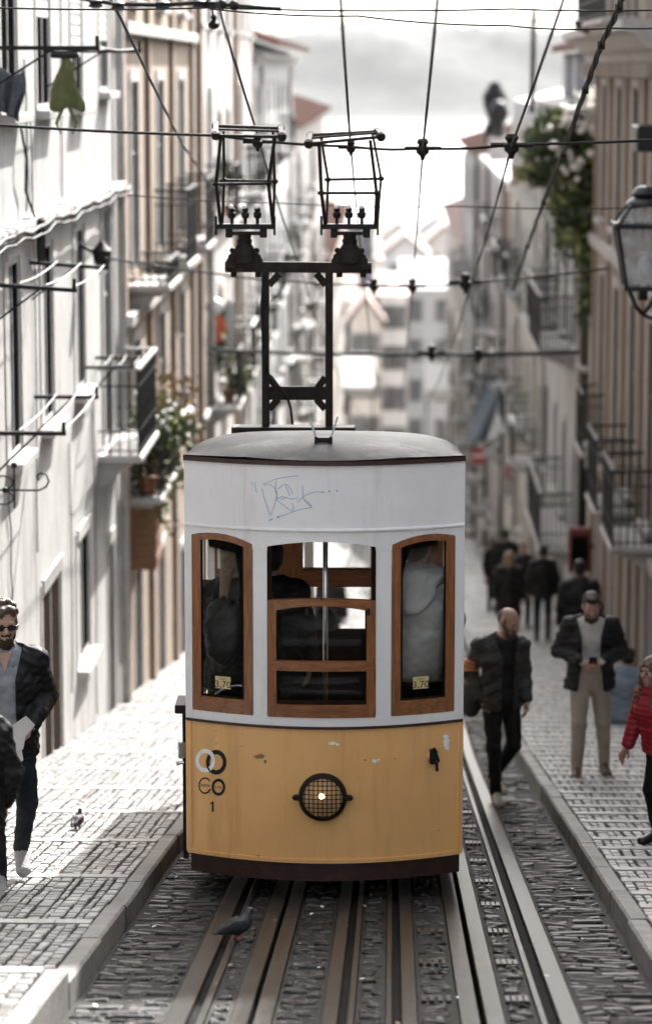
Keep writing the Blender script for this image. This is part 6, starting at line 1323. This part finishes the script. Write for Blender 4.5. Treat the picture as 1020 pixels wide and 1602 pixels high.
# --- walkers farther down the right pavement
WALK = dict(knl=(-.1,-.12,.52), anl=(-.1,-.06,.09), tol=(-.11,-.24,.03), knr=(.1,.0,.5), anr=(.1,.14,.12), tor=(.11,-.02,.03))
YF = 50.5
person('man in black jacket and dark jeans walking away down the middle of the right pavement', (at_y(848,997,YF).x, YF, zr(YF)), R(178), WALK, ['skin','hair_dark','beard','eye_white','lips','jacket_black','jeans_dark','shoe_black'], .014, 1.0, dict(hair='short'), jacket=dict(mat='jacket_black', hem=.86, r=1.3, open=0))
YH = 38.5
person('man in long black coat walking away close to the right wall, below the red board', (at_y(905,1010,YH).x, YH, zr(YH)), R(176), {}, ['skin','hair_dark','beard','eye_white','lips','jacket_black','jeans_black','shoe_black'], .013, 1.02, dict(hair='short'), jacket=dict(mat='jacket_black', hem=.66, r=1.38, open=0, flare=1.1))
YI = 49
person('long-haired woman in black seen from behind, left of the man in dark jeans', (at_y(795,995,YI).x, YI, zr(YI)), R(180), {}, ['skin','hair_blond','beard','eye_white','lips','jacket_black','jeans_black','shoe_black'], .014, .95, dict(hair='long'), jacket=dict(mat='jacket_black', hem=.60, r=1.25, open=0, flare=1.15))
YJ = 55
person('person in black facing the viewer with bare face, just behind the long-haired woman', (at_y(817,985,YJ).x, YJ, zr(YJ)), R(10), {}, ['skin','hair_brown','beard','eye_white','lips','jacket_black','jeans_black','shoe_black'], .015, .98, dict(hair='short'), jacket=dict(mat='jacket_black', hem=.70, r=1.25, open=0))
YK = 62
person('taller dark figure of the far pair on the right pavement', (at_y(790,960,YK).x, YK, zr(YK)), R(170), WALK, ['skin','hair_dark','beard','eye_white','lips','jacket_black','jeans_black','shoe_black'], .017, 1.06, dict(hair='short'), jacket=dict(mat='jacket_black', hem=.78, r=1.3, open=0))
person('shorter dark figure of the far pair, carrying a black bag', (at_y(772,962,YK).x, YK+.6, zr(YK+.6)), R(40), {}, ['skin','hair_brown','beard','eye_white','lips','jacket_black','jeans_black','shoe_black'], .017, .95, dict(hair='long'), jacket=dict(mat='jacket_black', hem=.70, r=1.3, open=0))
# --- passengers inside the tram (they stand on its sloping floor)
def fz(Y): return Z_YEL+.28+sl_(Y)-.02
def x_pack(root, body, jk, v, P):
    b = SDF(.011); b.ball((0,.21,1.20), (.145,.09,.22), 0, .02); b.ball((0,.28,1.10), (.11,.05,.11), 0, .03); b.folds.append(fold(.004, 26, [0], 2)); b.cone((-.09,.2,1.38),(-.12,-.1,1.40), .018,.03,.018,.03, 0, .01); b.cone((.09,.2,1.38),(.12,-.1,1.40), .018,.03,.018,.03, 0, .01); b.mesh('rucksack', ['jacket_black'], root)
    h_ = SDF(.010); h_.cone(P(.02,.09,.0), P(.03,.15,-.24), .045,.04,.03,.022, 0, .02); h_.mesh('ponytail', ['hair_blond'], root)
Y1 = TY+.60
person('passenger with fair ponytail and black rucksack behind the left tram window', (at_y(366,1000,Y1).x, Y1, fz(Y1)), R(168), {}, ['skin','hair_blond','beard','eye_white','lips','jacket_black','jeans_black','shoe_black'], .011, 1.0, dict(hair='short'), jacket=dict(mat='jacket_black', hem=.80, r=1.2, open=0), extra=x_pack)
Y2 = TY+1.45
person('dark passenger standing behind the left post of the middle tram window', (at_y(425,1000,Y2).x, Y2, fz(Y2)), R(185), {}, ['skin','hair_dark','beard','eye_white','lips','jacket_black','jeans_black','shoe_black'], .012, 1.0, dict(hair='short'), jacket=dict(mat='jacket_black', hem=.80, r=1.25, open=0))
def x_hood(root, body, jk, v, P):
    b = SDF(.010); b.cone((-.12,.08,1.47),(.12,.08,1.47), .055,.055,.055,.055, 0, .03); b.cone((0,.14,1.47),(0,.20,1.28), .15,.045,.06,.035, 0, .03); b.folds.append(fold(.004, 30, [0], 9)); b.mesh('hood', ['hoodie'], root, True)
Y3 = TY+.42
person('passenger in a pale grey hooded jacket seen from behind through the right tram window', (at_y(656,1000,Y3).x, Y3, fz(Y3)), R(172), dict(ell=(-.19,-.14,1.16), elr=(.25,-.05,1.16), shl=(-.165,.01,1.42), wrl=(-.12,-.3,1.1), hea=(.03,-.07,1.59)), ['skin','hair_brown','beard','eye_white','lips','hoodie','jeans_black','shoe_black'], .009, 1.05, dict(hair='short', pitch=.2), jacket=dict(mat='hoodie', hem=.86, r=1.36, open=0, fold=.0032, collar=False), extra=x_hood)
Y4 = TY+3.35
person('seated passenger with dark hair in the middle of the tram', (at_y(508,1000,Y4).x, Y4, fz(Y4)-.42), R(180), dict(knl=(-.1,-.42,.92), anl=(-.1,-.42,.5), tol=(-.11,-.6,.45), knr=(.1,-.42,.92), anr=(.1,-.42,.5), tor=(.11,-.6,.45)), ['skin','hair_dark','beard','eye_white','lips','jacket_black','jeans_black','shoe_black'], .014, .95, dict(hair='long'))
Y5 = 45
person('walker on the road far behind the tram, seen through its open middle window', (at_y(517,890,Y5).x, Y5, g(Y5)), R(180), {}, ['skin','hair_dark','beard','eye_white','lips','jacket_black','jeans_black','shoe_black'], .014, .92, dict(hair='short'), jacket=dict(mat='jacket_charcoal', hem=.8, r=1.2, open=0))
# --- pigeons
p = at_y(372, 1442, 15.6); pigeon('dark grey pigeon standing on the left tram rail in front of the tram', (p.x, 15.6, g(15.6)+.008), R(122)).scale = (.88,)*3
YP = 20.6; p = at_y(122, 1298, YP); pigeon('small dark pigeon on the sunlit left pavement', (p.x, YP, zl(YP)+.004), R(168)).scale = (.72,)*3
# --- small litter on the road
r_ = random.Random(21); b = MB()
for i in range(46):
    x, y = r_.uniform(KL+.05, KR-.05), r_.uniform(12.3, 22); z = g(y)+.012; a = r_.uniform(0, 3.1); l = r_.uniform(.008,.022)
    c_, s_ = math.cos(a)*l, math.sin(a)*l; b.add([(x-c_,y-s_,z),(x+s_*.6,y-c_*.6,z+.004),(x+c_,y+s_,z+.006),(x-s_*.6,y+c_*.6,z+.003)], [(0,1,2,3)], 0 if r_.random() < .6 else 1)
tag(b.build('litter', ['paper','leaf_dry'], normals=False), kind='stuff')
# ================================================================ air
b = MB(); b.box((-1700,-70,-53), (1700,3700,75)); hz_ = b.build('haze', [], None) if False else None
me = bpy.data.meshes.new('haze'); me.from_pydata(b.v, [], b.f); m = bpy.data.materials.new('air'); m.use_nodes = True; n_ = m.node_tree; n_.nodes.remove(n_.nodes['Principled BSDF'])
pv = n_.nodes.new('ShaderNodeVolumePrincipled'); pv.inputs['Density'].default_value = HAZE; pv.inputs['Color'].default_value = (.93,.95,.97,1); pv.inputs['Anisotropy'].default_value = .2
n_.links.new(pv.outputs[0], n_.nodes['Material Output'].inputs['Volume']); me.materials.append(m); hz_ = bpy.data.objects.new('haze', me); COL.objects.link(hz_); hz_['kind'] = 'stuff'
